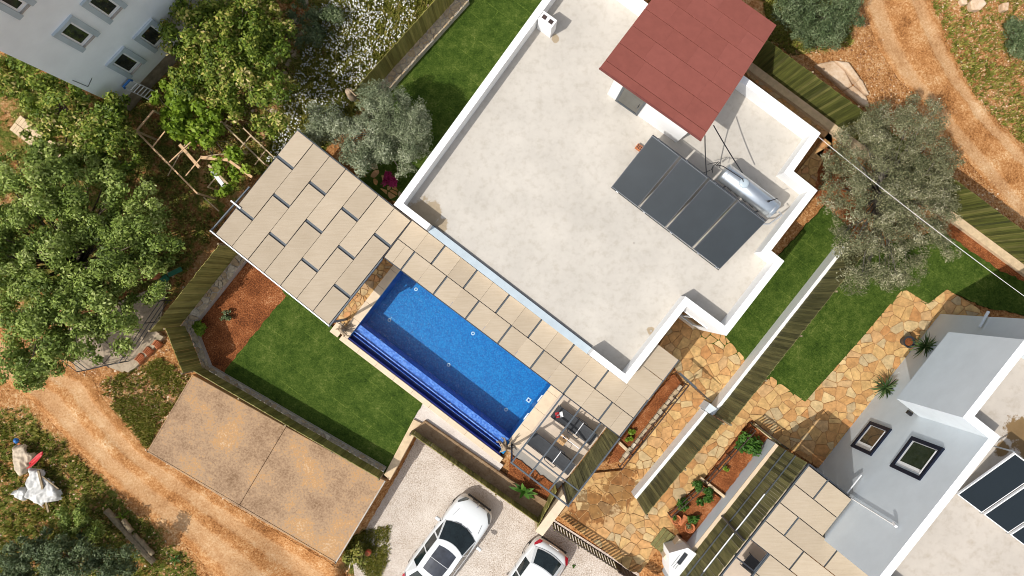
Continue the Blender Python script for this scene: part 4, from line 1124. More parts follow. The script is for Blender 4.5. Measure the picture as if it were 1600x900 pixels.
f0 = pa + n_ * .17; f1 = P(1035, 893) + n_ * .17 + d_ * 1.5
ns = fence('tall_board_screen', 'tall dark board privacy screen beside the neighbouring canopy', [(f0, f1, .94, 3.72)], mat='wood_dark', rails=False, bw=.13)
inw = -n_
for q, mt in ((.30, 'steel_mid'), (.64, 'steel_mid')):
    MB().bar(Vector((f0.x, f0.y, .94 + 2.8 * q)) + inw * .03, Vector((f1.x, f1.y, .94 + 2.8 * q)) + inw * .03, .04, .05).build('rail', M[mt], ns)
mid = f0.lerp(f1, .22); m2 = f0.lerp(f1, .66); m3 = f0.lerp(f1, .43)
for (s_, e_) in ((mid, m3), (m3 + d_ * .12, m2)):
    MB().tube([Vector((s_.x, s_.y, 2.75)) + inw * .06, Vector((e_.x, e_.y, 2.75)) + inw * .06], .025, 8).build('white_pipe', M['white_metal'], ns)
MB().bar(Vector((m3.x, m3.y, .94)) + inw * .05, Vector((m3.x, m3.y, 3.72)) + inw * .05, .05, .08, up=(1, 0, 0)).build('post', M['steel'], ns)
sheet('planting_bed', [(1172, 662), (1200, 684), (1132, 772), (1101, 750)], .12, M['soil'], .3)
sheet('planting_bed', [(1097, 756), (1127, 779), (1072, 850), (1044, 802)], .10, M['soil'], .3)
bd = root('planter_divider', 'short tan divider between the two neighbouring planters', 'kerb', P(1112, 765))
MB().bar(P(1094, 746, .18), P(1132, 776, .18), .13, .2).build('stone', M['tan_stone'], bd, bevel=.02)
bd = root('planter_divider', 'tan end kerb of the planter beneath the small slatted gate', 'kerb', P(1190, 672))
MB().bar(P(1178, 662, .2), P(1214, 692, .2), .12, .2).build('stone', M['tan_stone'], bd, bevel=.02)
# mat, letterbox wall
mt = root('wooden_mat', 'grey green wooden board mat on the paving beside the pots', 'mat', P(1038, 846))
for i in range(4):
    a = P(1020 + i * 7, 850 - 13 + i * 4, .03); 
    MB().obox(P(1037, 845, .04) + U * (i - 1.5) * .19, V, U, (0, 0, 1), .95, .17, .04).build('plank', M['wood_dark'], mt, bevel=.006)
ep = root('entrance_pier', 'white entrance wall with dark letterbox slot at the bottom edge', 'wall', P(1068, 880))
MB().prism([P(x, y, .55) for x, y in [(1062, 842), (1076, 852), (1052, 884), (1036, 872)]], -.3, .55).build('wall', M['coping'], ep, bevel=.01)
MB().prism([P(x, y, 1.2) for x, y in [(1046, 864), (1075, 856), (1092, 868), (1052, 915), (1046, 900)]], -.3, 1.2).build('wall', M['white_wall'], ep, bevel=.01)
MB().obox(P(1066, 873, 1.21), V, U, (0, 0, 1), .55, .18, .03).build('letter_slot', M['steel'], ep)
for i in range(3): MB().obox(P(1056, 876, 1.205) + U * (-.02 + .1 * i), V, U, (0, 0, 1), .6, .03, .03).build('rib', M['alu'], ep)

# ------------------------------------------------------------------ neighbouring house
NW_ = Vector((-.785, .62, 0)); NV = Vector((.62, .785, 0))      # wall normal (towards villa) and along wall
def NH(n, s, z):                                               # n,s: ground picture units from the nadir, along normal/along wall
    k = CAM_H / FPX; q = Vector((.785, -.62, 0)) * (n * k) + NV * (s * k); q.z = z; return q
nh = root('neighbour_house', 'two storey pale grey neighbouring house with two navy framed windows', 'house', NH(560, 150, 0))
ZT, ZNR = 7.4, 6.75
def v2n(n, s): q = NH(n, s, 0); return Vector((q.x, q.y))
lowp = [v2n(549.8, -5.8), v2n(549.8, 382.8), v2n(999.8, 382.8), v2n(999.8, -5.8)]
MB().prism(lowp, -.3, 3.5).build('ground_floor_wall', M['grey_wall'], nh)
outl2 = [v2n(549.6, -6), v2n(549.6, 209), v2n(510.6, 209), v2n(510.6, 326), v2n(549.6, 326), v2n(549.6, 383), v2n(1000, 383), v2n(1000, -6)]
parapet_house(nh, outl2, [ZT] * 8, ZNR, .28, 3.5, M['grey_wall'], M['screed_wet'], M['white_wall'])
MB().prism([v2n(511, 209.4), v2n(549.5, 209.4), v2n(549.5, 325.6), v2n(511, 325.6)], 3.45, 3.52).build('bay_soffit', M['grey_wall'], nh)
def nwin(corners, zb, zt, nm='window'):
    """corners: picture points of the bottom edge ends"""
    a = P(*corners[0], zb); b = P(*corners[1], zb); d = (b - a).normalized(); nrm_ = NW_
    off = NH(549.6, 0, 0)
    def on(p): return p - nrm_ * ((p - off).dot(nrm_))
    a, b = on(a), on(b); L = (b - a).length; h = zt - zb; c = (a + b) / 2; c.z = (zb + zt) / 2
    fr_ = MB()
    for s_ in (-1, 1): fr_.obox(c + d * s_ * (L / 2 - .07) + nrm_ * .02, d, nrm_, (0, 0, 1), .14, .10, h)
    for s_ in (-1, 1): fr_.obox(c + Vector((0, 0, s_ * (h / 2 - .07))) + nrm_ * .02, d, nrm_, (0, 0, 1), L - .28, .098, .14)
    fo = fr_.build(nm, M['navy'], nh)
    MB().obox(c + nrm_ * .008, d, nrm_, (0, 0, 1), L - .28, .012, h - .28).build('reveal', M['white_wall'], fo)
    MB().obox(c - d * .0 + nrm_ * .018 + Vector((0, 0, .06)) + d * -.10, d, nrm_, (0, 0, 1), L - .55, .012, h - .42).build('pane', M['glass'], fo)
    MB().obox(c + nrm_ * .05 + Vector((0, 0, h / 2 - .2)), d, nrm_, (0, 0, 1), L - .4, .05, .05).build('blind_box', M['white_metal'], fo)
    return fo
M['navy'] = plain('navy_frame', (.008, .012, .026), .5, spec=.2)
nwin(((1361, 659), (1330, 698)), 1.07, 2.66)
nwin(((1426.7, 683), (1391.7, 730)), 4.1, 6.0)
# pipes on the wall
def onwall(px, py, off=.07):
    r = Vector(((px - 800), (450 - py), 0)); n = r.x * .785 - r.y * .62; k = n / 549.6; z = CAM_H - CAM_H / k
    q = P(px, py, z); return q + NW_ * off
MB().tube([onwall(1329, 778), onwall(1404, 825)], .028, 8).build('downpipe', M['white_metal'], nh)
MB().bar(onwall(1404, 826, .12), onwall(1400, 820, .12), .08, .08).build('spout', M['white_metal'], nh)
MB().tube([onwall(1348, 744), onwall(1334, 770, .2), onwall(1330, 778, .25)], .03, 8).build('drain_pipe', M['white_metal'], nh)
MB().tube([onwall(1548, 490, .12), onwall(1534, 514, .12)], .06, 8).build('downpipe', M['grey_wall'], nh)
MB().obox(onwall(1424, 648, .1), NV, NW_, (0, 0, 1), .14, .2, .12).build('wall_lamp', M['black'], nh)
MB().lathe(NH(680, 300, 0) * 1.0 + Vector((0, 0, ZNR)), [(.05, 0), (.05, .04)], 8).build('roof_outlet', M['rust'], nh)
# collectors on the neighbour's roof
ns0 = root('solar_water_heater', 'dark collector panels in white frames on the neighbouring roof', 'solar heater', P(1580, 790, ZNR))
q00, q01, q10, q11 = P(1496, 773, 6.95), P(1600, 852, 6.95), P(1568, 697, 7.9), P(1680, 780, 7.9)
eu3 = (q01 - q00).normalized(); es3 = (q10 - q00); Hn = es3.length; es3 = (es3 - eu3 * es3.dot(eu3)).normalized(); en3 = eu3.cross(es3)
pwid = 1.02
for i in range(4):
    o = q00 + eu3 * (i * (pwid + .10)); c = o + eu3 * pwid / 2 + es3 * Hn / 2
    pn = MB().obox(c - en3 * .05, eu3, es3, en3, pwid, Hn, .09).build('collector_panel', M['white_metal'], ns0)
    MB().obox(c + en3 * .0, eu3, es3, en3, pwid - .07, Hn - .07, .02).build('glass_sheet', M['collector2'], pn)
    MB().bar(o + es3 * Hn - en3 * .1, Vector(((o + es3 * Hn).x, (o + es3 * Hn).y, ZNR)), .04, .04).build('support_leg', M['alu'], ns0)
    MB().bar(o - en3 * .1, Vector((o.x, o.y, ZNR)), .04, .04).build('support_leg', M['alu'], ns0)
# neighbour's canopy
ZC2 = 3.66; KC2 = (CAM_H - ZC2) / FPX
DU = Vector((.785, -.62, 0)); DV = Vector((-.62, -.785, 0)); CO2 = P(1264, 728, ZC2)
def CL2(u, v, dz=0.0): return CO2 + DU * (u * KC2) + DV * (v * KC2) + Vector((0, 0, dz))
nc = root('neighbour_canopy', 'beige shade canopy panels against the neighbouring house wall', 'canopy', CL2(40, 100, -ZC2))
def p2(u0, u1, v0, v1): shade_panel(nc, CL2, DU, DV, u0, u1, v0, v1, KC2, M['fabric_u'])
for rI in range(8):
    v0 = rI * 36.6 + .5; v1 = v0 + 35.3
    if rI < 2: cuts = [0, 37, 84] if rI == 0 else [0, 84]
    else: cuts = [0, 37, 116, 195] if rI % 2 == 0 else [0, 76, 155, 234]
    for i in range(len(cuts) - 1):
        u0, u1 = cuts[i] + (1.4 if i else 0), cuts[i + 1] - (1.4 if i < len(cuts) - 2 else 0)
        if rI >= 4 and u1 < 45: continue
        if rI >= 4 and u0 < 30: u0 = 38.5
        p2(u0, u1, v0, v1)
        if i and u1 > 45: MB().bar(CL2(cuts[i], v0, -.06), CL2(cuts[i], v1, -.06), .12, .03).build('cross_bar', M['steel_mid'], nc)  # added dark strip, gives the panel slot its shade
for rI in range(8): MB().bar(CL2(0, rI * 36.6 - .3, -.1), CL2(84, rI * 36.6 - .3, -.1), .05, .1).build('rafter', M['steel'], nc)
for u_ in (-1, 37.5): MB().bar(CL2(u_, -2, -.05), CL2(u_, 260, -.05), .05, .1).build('rail', M['steel_mid'], nc)
MB().bar(CL2(-2, -2.5, -.02), CL2(78, -2.5, -.02), .05, .12).build('end_beam', M['steel'], nc)
for (u_, v_) in ((0, 0), (0, 180)):
    q = CL2(u_, v_, -.1); MB().bar(Vector((q.x, q.y, 0)), q, .08, .08).build('post', M['steel_mid'], nc)
sheet('terrace', [(1215, 700), (1290, 742), (1200, 880), (1160, 1000), (1020, 1000), (1060, 890)], .02, M['deck'])
np_ = root('neighbour_pool', 'corner of a second blue pool at the bottom edge', 'pool', P(1215, 905))
MB().obox(P(1205, 897) + U * 1.2 - V * .55 + Vector((0, 0, .0)), U, V, (0, 0, 1), 2.4, 1.0, .06).build('water', M['tile_navy'], np_)
MB().obox(P(1205, 897) + U * 1.2 - V * .55 + Vector((0, 0, .0)), U, V, (0, 0, 1), 2.7, 1.3, .05).build('coping', M['coping'], np_)

# ------------------------------------------------------------------ house at the top left
HN = Vector((.728, -.685, 0)).normalized(); HS = Vector((.685, .728, 0)).normalized()    # outward normal, along wall (to the right/up)
K0 = CAM_H / FPX
def TH(s, z, off=0.0): q = -HN * (625 * K0) + HS * (s * K0) + HN * off; q.z = z; return q
def th_s(px, py):
    r = Vector(((px - 800), (450 - py), 0)); n = -(r.x * HN.x + r.y * HN.y); k = n / 625; z = CAM_H - CAM_H / k
    s = (r.x * HS.x + r.y * HS.y) / k; return s, z
s0, _ = th_s(201.7, 173)
th = root('block_house', 'pale three storey house with framed windows and bare plinth', 'house', TH(s0 + 100, 0))
s1 = s0 + 420
def body(z0, z1, mat, nm, off):
    c = (TH(s0, 0, off) + TH(s1, 0, off)) / 2 - HN * 3.0; L = (s1 - s0) * K0
    return MB().obox(Vector((c.x, c.y, (z0 + z1) / 2)), HS, HN, (0, 0, 1), L, 6.0, z1 - z0).build(nm, mat, th)
body(-.3, .82, M['plinth'], 'plinth', -.03)
body(.82, 10.4, M['house_wall'] if 'house_wall' in M else M['grey_wall'], 'wall', 0)
body(10.4, 10.6, M['concrete'], 'roof', .1)
def hwin(c4):
    """c4: outer corners of the surround: top corner, bottom corner, far bottom, far top"""
    sz = [th_s(*c) for c in c4]; zt = (sz[0][1] + sz[3][1]) / 2; zb = (sz[1][1] + sz[2][1]) / 2; sa = (sz[0][0] + sz[1][0]) / 2; sb = (sz[2][0] + sz[3][0]) / 2
    L = abs(sa - sb) * K0; h = zt - zb; c = TH((sa + sb) / 2, (zt + zb) / 2)
    sur = MB()
    for q in (-1, 1): sur.obox(c + HS * q * (L / 2 - .10) + HN * .04, HS, HN, (0, 0, 1), .2, .10, h)
    sur.obox(c + Vector((0, 0, h / 2 - .08)) + HN * .042, HS, HN, (0, 0, 1), L - .4, .12, .16)
    so = sur.build('window', M['flashing'], th)
    fr_ = MB(); wl_ = L - .4; hh = h - .42
    cc2 = c + Vector((0, 0, .05)) + HN * .02
    for q in (-1, 1): fr_.obox(cc2 + HS * q * (wl_ / 2 - .04), HS, HN, (0, 0, 1), .07, .05, hh)
    for q in (-1, 1): fr_.obox(cc2 + Vector((0, 0, q * (hh / 2 - .04))), HS, HN, (0, 0, 1), wl_ - .14, .048, .07)
    fr_.build('frame', M['white_metal'], so)
    MB().obox(cc2 - HN * .012, HS, HN, (0, 0, 1), wl_ - .1, .05, hh - .1).build('pane', M['glass'], so)
    MB().obox(c + Vector((0, 0, -h / 2 + .10)) + HN * .03, HS, HN, (0, 0, 1), wl_, .1, .04).build('sill', M['concrete'], so)
hwin([(193, 71.7), (226.7, 93), (201.7, 121.7), (162.7, 101.7)])
hwin([(110, 21.7), (155, 50), (126.7, 80), (80, 55)])
hwin([(235, 28), (268, 51), (240, 81.7), (206.7, 60)])
hwin([(154, -25), (198, 5), (170, 36), (123, 7)])
hwin([(10, -26), (56, 0), (28, 28), (-20, 4)])
MB().tube([TH(th_s(113, 125)[0], th_s(113, 125)[1], .02), TH(th_s(137, 135)[0], th_s(137, 135)[1], .02), TH(th_s(143, 122)[0], th_s(143, 122)[1], .02)], .012, 5).build('loose_wire', M['black'], th)
ld = root('ladder', 'white ladder with blue top leaning on the pale block house', 'ladder', P(240, 152))
l0, l1 = P(243, 152, 0), TH(th_s(196, 128)[0], 1.55, .12)
side = HS * .22
for q in (-1, 1): MB().tube([l0 + side * q, l1 + side * q], .025, 6).build('stile', M['white_metal'], ld)
for i in range(7):
    p = l0.lerp(l1, (i + .5) / 8); MB().tube([p - side, p + side], .022, 6).build('rung', M['white_metal'], ld)
MB().tube([l1 - side, l1 - side * .9 + Vector((0, 0, .14)), l1 + side * .9 + Vector((0, 0, .14)), l1 + side], .05, 8).build('top_bar', M['blue'], ld)

# ------------------------------------------------------------------ cars
def car(name, label, front, heading, zg, L, wd, H, rear_seen=False):
    """front: world point of the front bumper centre; heading: unit vector the nose points to"""
    h = Vector((heading[0], heading[1], 0)).normalized(); sd = Vector((-h.y, h.x, 0))
    rt = root(name, label, 'car', Vector((front.x, front.y, zg)) - h * L / 2)
    f0 = Vector((front.x, front.y, zg)); k = L / 4.8; hw = wd / 2; kh = H / 1.6
    def C(x, y, z): return f0 - h * x + sd * y + Vector((0, 0, z))
    st = [(0, .58, .70), (.06, .74, .80), (.22, .89, .90), (.55, .965, .97), (1.2, .985, 1.03), (1.9, 1.0, 1.05), (3.0, 1.0, 1.06), (3.9, .99, 1.08), (4.4, .95, 1.07), (4.68, .86, 1.00), (4.8, .66, .82)]
    prof = [(.80, .30), (.97, .36), (1.0, .55), (.985, .78), (.94, .93), (.86, .985), (.55, 1.005), (.2, 1.012)]
    mb = MB(); ns_ = len(prof) * 2
    for x, w_, zb in st:
        row = []
        for (py_, pz_) in prof: row.append(C(x * k, hw * w_ * py_, (pz_ * zb / 1.0) * kh if pz_ > .5 else pz_ * kh))
        row += [C(x * k, -hw * w_ * py_, (pz_ * zb) * kh if pz_ > .5 else pz_ * kh) for (py_, pz_) in prof[::-1]]
        mb.v += row
    fs = []
    for i in range(len(st) - 1):
        for j in range(ns_):
            j2 = (j + 1) % ns_
            fs.append((i * ns_ + j, (i + 1) * ns_ + j, (i + 1) * ns_ + j2, i * ns_ + j2))
    fs.append(tuple(range(ns_))); fs.append(tuple((len(st) - 1) * ns_ + j for j in range(ns_))[::-1])
    mb.f = fs
    body = mb.build('body', M['car_paint'], rt, smooth=True, subsurf=1)
    # cabin
    def row(x, xc, half, z, n=7, crown=.03):
        return [C((x + (xc - x) * (1 - (t * t))) * k, t * half * hw, (z + crown * (1 - t * t)) * kh) for t in [-1 + 2 * i / (n - 1) for i in range(n)]]
    r_wb = row(1.40, 1.12, .84, 1.02); r_wt = row(2.12, 1.92, .66, 1.52); r_rm = row(2.9, 2.9, .68, 1.57); r_rt = row(3.72, 3.80, .64, 1.50); r_rb = row(4.36, 4.50, .80, 1.06)
    rows_ = [r_wb, r_wt, r_rm, r_rt, r_rb]
    mb = MB(); n = 7
    for r_ in rows_: mb.v += r_
    for i in range(4):
        for j in range(n - 1): mb.f.append((i * n + j, (i + 1) * n + j, (i + 1) * n + j + 1, i * n + j + 1))
    # sides down to the belt line
    belt = {}
    for sgn, j in ((-1, 0), (1, n - 1)):
        ids = []
        for i, x in enumerate((1.40, 2.12, 2.9, 3.72, 4.36)):
            mb.v.append(C(x * k, sgn * hw * (.86 if i in (0, 4) else .90), 1.0 * kh)); ids.append(len(mb.v) - 1)
        belt[sgn] = ids
        for i in range(4): mb.f.append((i * n + j, (i + 1) * n + j, ids[i + 1], ids[i]))
    cab = mb.build('cabin', M['car_paint'], rt, smooth=False)
    def glass(nm, ra, rb, t0, t1, u0, u1, mat, lift=.012, parent=rt):
        m_ = MB(); cols = 9; g = []
        for a in (t0, (t0 + t1) / 2, t1):
            line = []
            for c in range(cols):
                u = u0 + (u1 - u0) * c / (cols - 1); q = u * (n - 1); i = min(int(q), n - 2); fq = q - i
                pa = ra[i].lerp(ra[i + 1], fq); pb_ = rb[i].lerp(rb[i + 1], fq); line.append(pa.lerp(pb_, a))
            g.append(line)
        nr = (g[1][4] - g[0][4]).cross(g[0][5] - g[0][3]).normalized(); nr = nr if nr.z > 0 else -nr
        for l in g: m_.v += [p + nr * lift for p in l]
        for i in range(2):
            for c in range(cols - 1): m_.f.append((i * cols + c, (i + 1) * cols + c, (i + 1) * cols + c + 1, i * cols + c + 1))
        return m_.build(nm, mat, parent)
    glass('windscreen', r_wb, r_wt, .03, .97, .03, .97, M['car_glass'])
    if not rear_seen:
        glass('sunroof', r_wt, r_rm, .30, .985, .16, .84, M['sunroof'], .010); glass('sunroof', r_rm, r_rt, .015, .72, .16, .84, M['sunroof'], .010)
    glass('rear_window', r_rt, r_rb, .06, .92, .08, .92, M['car_glass'])
    for sgn, j in ((-1, 0), (1, n - 1)):
        tops = [rows_[i][j] for i in range(5)]; bots = [mb.v[belt[sgn][i]] for i in range(5)]
        for i in range(1, 3):
            a, b, c, d_ = tops[i], tops[i + 1], bots[i + 1], bots[i]
            cen = (a + b + c + d_) / 4; out = sd * sgn
            MB().add([cen + (p - cen) * .90 + out * .012 for p in (a, b, c, d_)], [(0, 1, 2, 3)]).build('side_window', M['car_glass'], rt)
        a, b, d_ = tops[0], tops[1], bots[1]; cen = (a + b + d_) / 3
        MB().add([cen + (p - cen) * .78 + sd * sgn * .012 for p in (a, b, d_)], [(0, 1, 2)]).build('side_window', M['car_glass'], rt)
        # mirror
        mc = C(1.55 * k, sgn * (hw + .13), 1.03 * kh)
        mo = MB().obox(mc, h, sd, (0, 0, 1), .16, .24, .15).build('wing_mirror', M['car_paint'], rt, bevel=.05)
        MB().bar(C(1.55 * k, sgn * (hw - .05), 1.0 * kh), mc, .05, .05).build('mirror_arm', M['car_trim'], mo)
        # wheels
        for x in (.95, 3.85):
            c = C(x * k, sgn * (hw - .15), .35)
            wl_ = MB().tube([c - sd * .12 * sgn, c + sd * .11 * sgn], .35, 22).build('wheel', M['tyre'], rt)
            MB().tube([c + sd * .10 * sgn, c + sd * .118 * sgn], .23, 16).build('rim', M['chrome'], wl_)
            arch = MB().tube([c + sd * (.03 * sgn) + (h * math.cos(t) + Vector((0, 0, math.sin(t)))) * .39 for t in [math.pi * i / 10 for i in range(11)]], .03, 6)
            arch.build('wheel_arch', M['car_trim'], rt)
        # lamps
        hl = MB().add([C(.10 * k, sgn * hw * .68, .80 * kh), C(.05 * k, sgn * hw * .52, .79 * kh), C(.13 * k, sgn * hw * .52, .85 * kh), C(.46 * k, sgn * hw * .83, .93 * kh), C(.42 * k, sgn * hw * .88, .90 * kh)], [(0, 1, 2, 3, 4)])
        for i in range(len(hl.v)): hl.v[i] += Vector((0, 0, .035)) + h * .02
        hl.build('headlight', M['lamp_lens'], rt)
        tl = MB().add([C(4.74 * k, sgn * hw * .62, .98 * kh), C(4.72 * k, sgn * hw * .80, .95 * kh), C(4.45 * k, sgn * hw * .93, 1.02 * kh), C(4.36 * k, sgn * hw * .88, 1.06 * kh), C(4.62 * k, sgn * hw * .68, 1.04 * kh)], [(0, 1, 2, 3, 4)])
        for i in range(len(tl.v)): tl.v[i] += Vector((0, 0, .03)) - h * .03
        tl.build('tail_light', M['tail'], rt)
        MB().tube([C(.62 * k, sgn * hw * .62, .985 * kh), C(1.05 * k, sgn * hw * .70, 1.035 * kh)], .006, 5).build('bonnet_crease', M['car_trim'], body)
        for x in (2.05, 2.95, 3.75):
            MB().bar(C(x * k, sgn * hw * 1.002, .5 * kh), C(x * k, sgn * hw * .99, .93 * kh), .008, .01, up=h).build('door_gap', M['car_trim'], body)
    gm = MB()
    for s_ in (-1, 1):
        for i in range(7):
            y = s_ * (.05 + i * .045); gm.bar(C(-.02 * k, y, .62 * kh), C(.05 * k, y, .80 * kh), .02, .02)
    gm.build('grille', M['car_trim'], rt)
    MB().obox(C(-.005, 0, .50 * kh), sd, h, (0, 0, 1), wd * .62, .06, .14).build('lower_intake', M['car_trim'], rt)
    MB().lathe(C(.12 * k, 0, .875 * kh), [(.045, 0), (.045, .02)], 12).build('badge', M['chrome'], rt)
    for s_ in (-1, 1): MB().tube([C(1.13 * k, s_ * .12, 1.075 * kh), C(1.22 * k, s_ * .45, 1.10 * kh)], .012, 5).build('wiper', M['car_trim'], rt)
    MB().obox(C(4.79 * k, 0, .55 * kh), sd, h, (0, 0, 1), wd * .7, .06, .12).build('rear_bumper_trim', M['car_trim'], rt)
    MB().obox(C(4.74 * k, 0, .84 * kh), sd, h, (0, 0, 1), .5, .05, .11).build('number_plate', M['white'], rt)
    return rt
car('parked_car', 'large white car with dark panoramic sunroof parked on the gravel drive', P(749, 786, DRIVE_Z + .6), (.595, .804), DRIVE_Z, 4.75, 2.02, 1.58)
f2 = P(866, 852, DRIVE_Z + .6); h2 = Vector((-.565, -.825, 0))
c2 = car('parked_car', 'smaller white car seen from behind beside the slatted gate', f2 + h2 * 4.5, (h2.x, h2.y), DRIVE_Z, 4.5, 1.92, 1.45, True)

# ------------------------------------------------------------------ loungers, table, book
def lounger(name, label, foot, head):
    d = (head - foot); L = d.length; d.normalize(); sd = Vector((-d.y, d.x, 0)); W2 = .30
    rt = root(name, label, 'sun lounger', (foot + head) / 2, 'charcoal mesh sun loungers')
    def C(a, b, z): return foot + d * a + sd * b + Vector((0, 0, z))
    hz = .36; hinge = L * .62; back_top = (L * .97, .62)
    for s_ in (-1, 1):
        MB().tube([C(0, s_ * W2, hz), C(.05, s_ * W2, hz + .01), C(L * .93, s_ * W2, hz)], .02, 8).build('side_rail', M['steel'], rt)
        MB().tube([C(hinge, s_ * (W2 - .03), hz + .02), C(back_top[0], s_ * (W2 - .03), back_top[1])], .016, 8).build('back_rail', M['steel'], rt)
        MB().tube([C(hinge - .45, s_ * W2, hz), C(hinge - .35, s_ * (W2 + .08), hz + .2), C(hinge + .1, s_ * (W2 + .10), hz + .22), C(hinge + .2, s_ * (W2 + .04), hz)], .018, 8).build('armrest', M['steel'], rt)
        for a in (.12, L * .9): MB().tube([C(a, s_ * W2, hz), C(a + (.04 if a > 1 else -.04), s_ * (W2 + .02), .03)], .02, 8).build('leg', M['steel'], rt)
    MB().tube([C(0, -W2, hz), C(0, W2, hz)], .02, 8).build('foot_bar', M['steel'], rt)
    MB().tube([C(back_top[0], -W2 + .03, back_top[1]), C(back_top[0], W2 - .03, back_top[1])], .016, 8).build('head_bar', M['steel'], rt)
    g = MB(); n = 10
    for i in range(n + 1):
        a = .02 + (hinge - .02) * i / n; sag = -.03 * math.sin(math.pi * i / n)
        for b in (-1, -.5, 0, .5, 1): g.v.append(C(a, b * (W2 - .02), hz + .012 + sag - .02 * (1 - b * b)))
    for i in range(n):
        for j in range(4): g.f.append((i * 5 + j, (i + 1) * 5 + j, (i + 1) * 5 + j + 1, i * 5 + j + 1))
    g.build('seat_sling', M['sling'], rt)
    g = MB()
    for i in range(6):
        t = i / 5
        for b in (-1, -.5, 0, .5, 1): g.v.append(C(hinge + .02 + (back_top[0] - hinge - .03) * t, b * (W2 - .05), hz + .03 + (back_top[1] - hz - .02) * t - .02 * (1 - b * b)))
    for i in range(5):
        for j in range(4): g.f.append((i * 5 + j, (i + 1) * 5 + j, (i + 1) * 5 + j + 1, i * 5 + j + 1))
    g.build('back_sling', M['sling'], rt)
    MB().tube([C(hinge, -W2 - .02, hz + .025), C(hinge, W2 + .02, hz + .025)], .02, 8).build('hinge_bar', M['white_metal'], rt)
    for s_ in (-1, 1): MB().bar(C(hinge + .15, s_ * .2, hz - .02), C(L * .95, -s_ * .2, hz - .02), .025, .02).build('brace', M['steel'], rt)
    return rt
lounger('sun_lounger', 'charcoal mesh sun lounger with a red and white book on it', P(866, 640, .05), P(927, 684, .05))
lounger('sun_lounger', 'charcoal mesh sun lounger next to the pool corner, without a book', P(829, 681, .05), P(893, 730, .05))
lounger('sun_lounger', 'charcoal lounger under the neighbouring canopy at the bottom edge', P(1161, 870, .05), P(1212, 912, .05)) 
bk = root('book', 'red and white book lying on the upper lounger', 'book', P(873, 648, .4))
MB().obox(P(871, 648.5, .40), (.98, .2, 0), (-.2, .98, 0), (0, 0, 1), .17, .24, .03).build('cover', M['red'], bk)
MB().obox(P(877, 647.5, .402), (.98, .2, 0), (-.2, .98, 0), (0, 0, 1), .14, .24, .025).build('page', M['white'], bk)
MB().obox(P(872, 648.5, .417), (.98, .2, 0), (-.2, .98, 0), (0, 0, 1), .12, .03, .004).build('title_bar', M['white'], bk)
tb = root('side_table', 'small teak topped side table between the two loungers', 'table', P(878, 687, .03))
tc = P(878, 687, .42)
for i in range(5): MB().obox(tc + U * (i - 2) * .083, V, U, (0, 0, 1), .40, .075, .025).build('slat', M['tray'], tb, bevel=.004)
for a in (-1, 1):
    for b in (-1, 1): MB().bar(tc + U * a * .17 + V * b * .17 + Vector((0, 0, -.38)), tc + U * a * .17 + V * b * .17, .03, .03, up=(1, 0, 0)).build('leg', M['steel'], tb)
MB().lathe(tc + V * .12 + Vector((0, 0, .012)), [(.04, 0), (.045, .05), (.03, .05)], 10).build('ashtray', M['rust'], tb)

# ------------------------------------------------------------------ driftwood stumps by the pool
def driftwood(label, c, n, spread, seed):
    rr = random.Random(seed); rt = root('driftwood_stump', label, 'driftwood', c)
    MB().lathe(c, [(.16, -.05), (.13, .15), (.15, .35), (.09, .5), (.03, .55)], 9).build('stump', M['driftwood'], rt, smooth=True, subsurf=1)
    for i in range(n):
        a = rr.uniform(0, 6.28); p = c + Vector((0, 0, rr.uniform(.05, .4))); pts = [p]; d = Vector((math.cos(a), math.sin(a), rr.uniform(.0, .6))).normalized()
        L = spread * rr.uniform(.5, 1.0)
        for k in range(6):
            d = (d + Vector((rr.uniform(-.55, .55), rr.uniform(-.55, .55), rr.uniform(-.5, .4)))).normalized(); p = p + d * L / 6; p.z = max(p.z, c.z + .04); pts.append(p.copy())
        MB().tube(pts, [.06 * (1 - .8 * k / 6) + .006 for k in range(7)], 7).build('root', M['driftwood'], rt, smooth=True)
driftwood('twisted driftwood stump on the pool corner under the large canopy', P(537, 515, .06), 13, .62, 3)
driftwood('twisted driftwood stump at the lower pool corner beside the pergola post', P(789, 697, .06), 14, .6, 8)

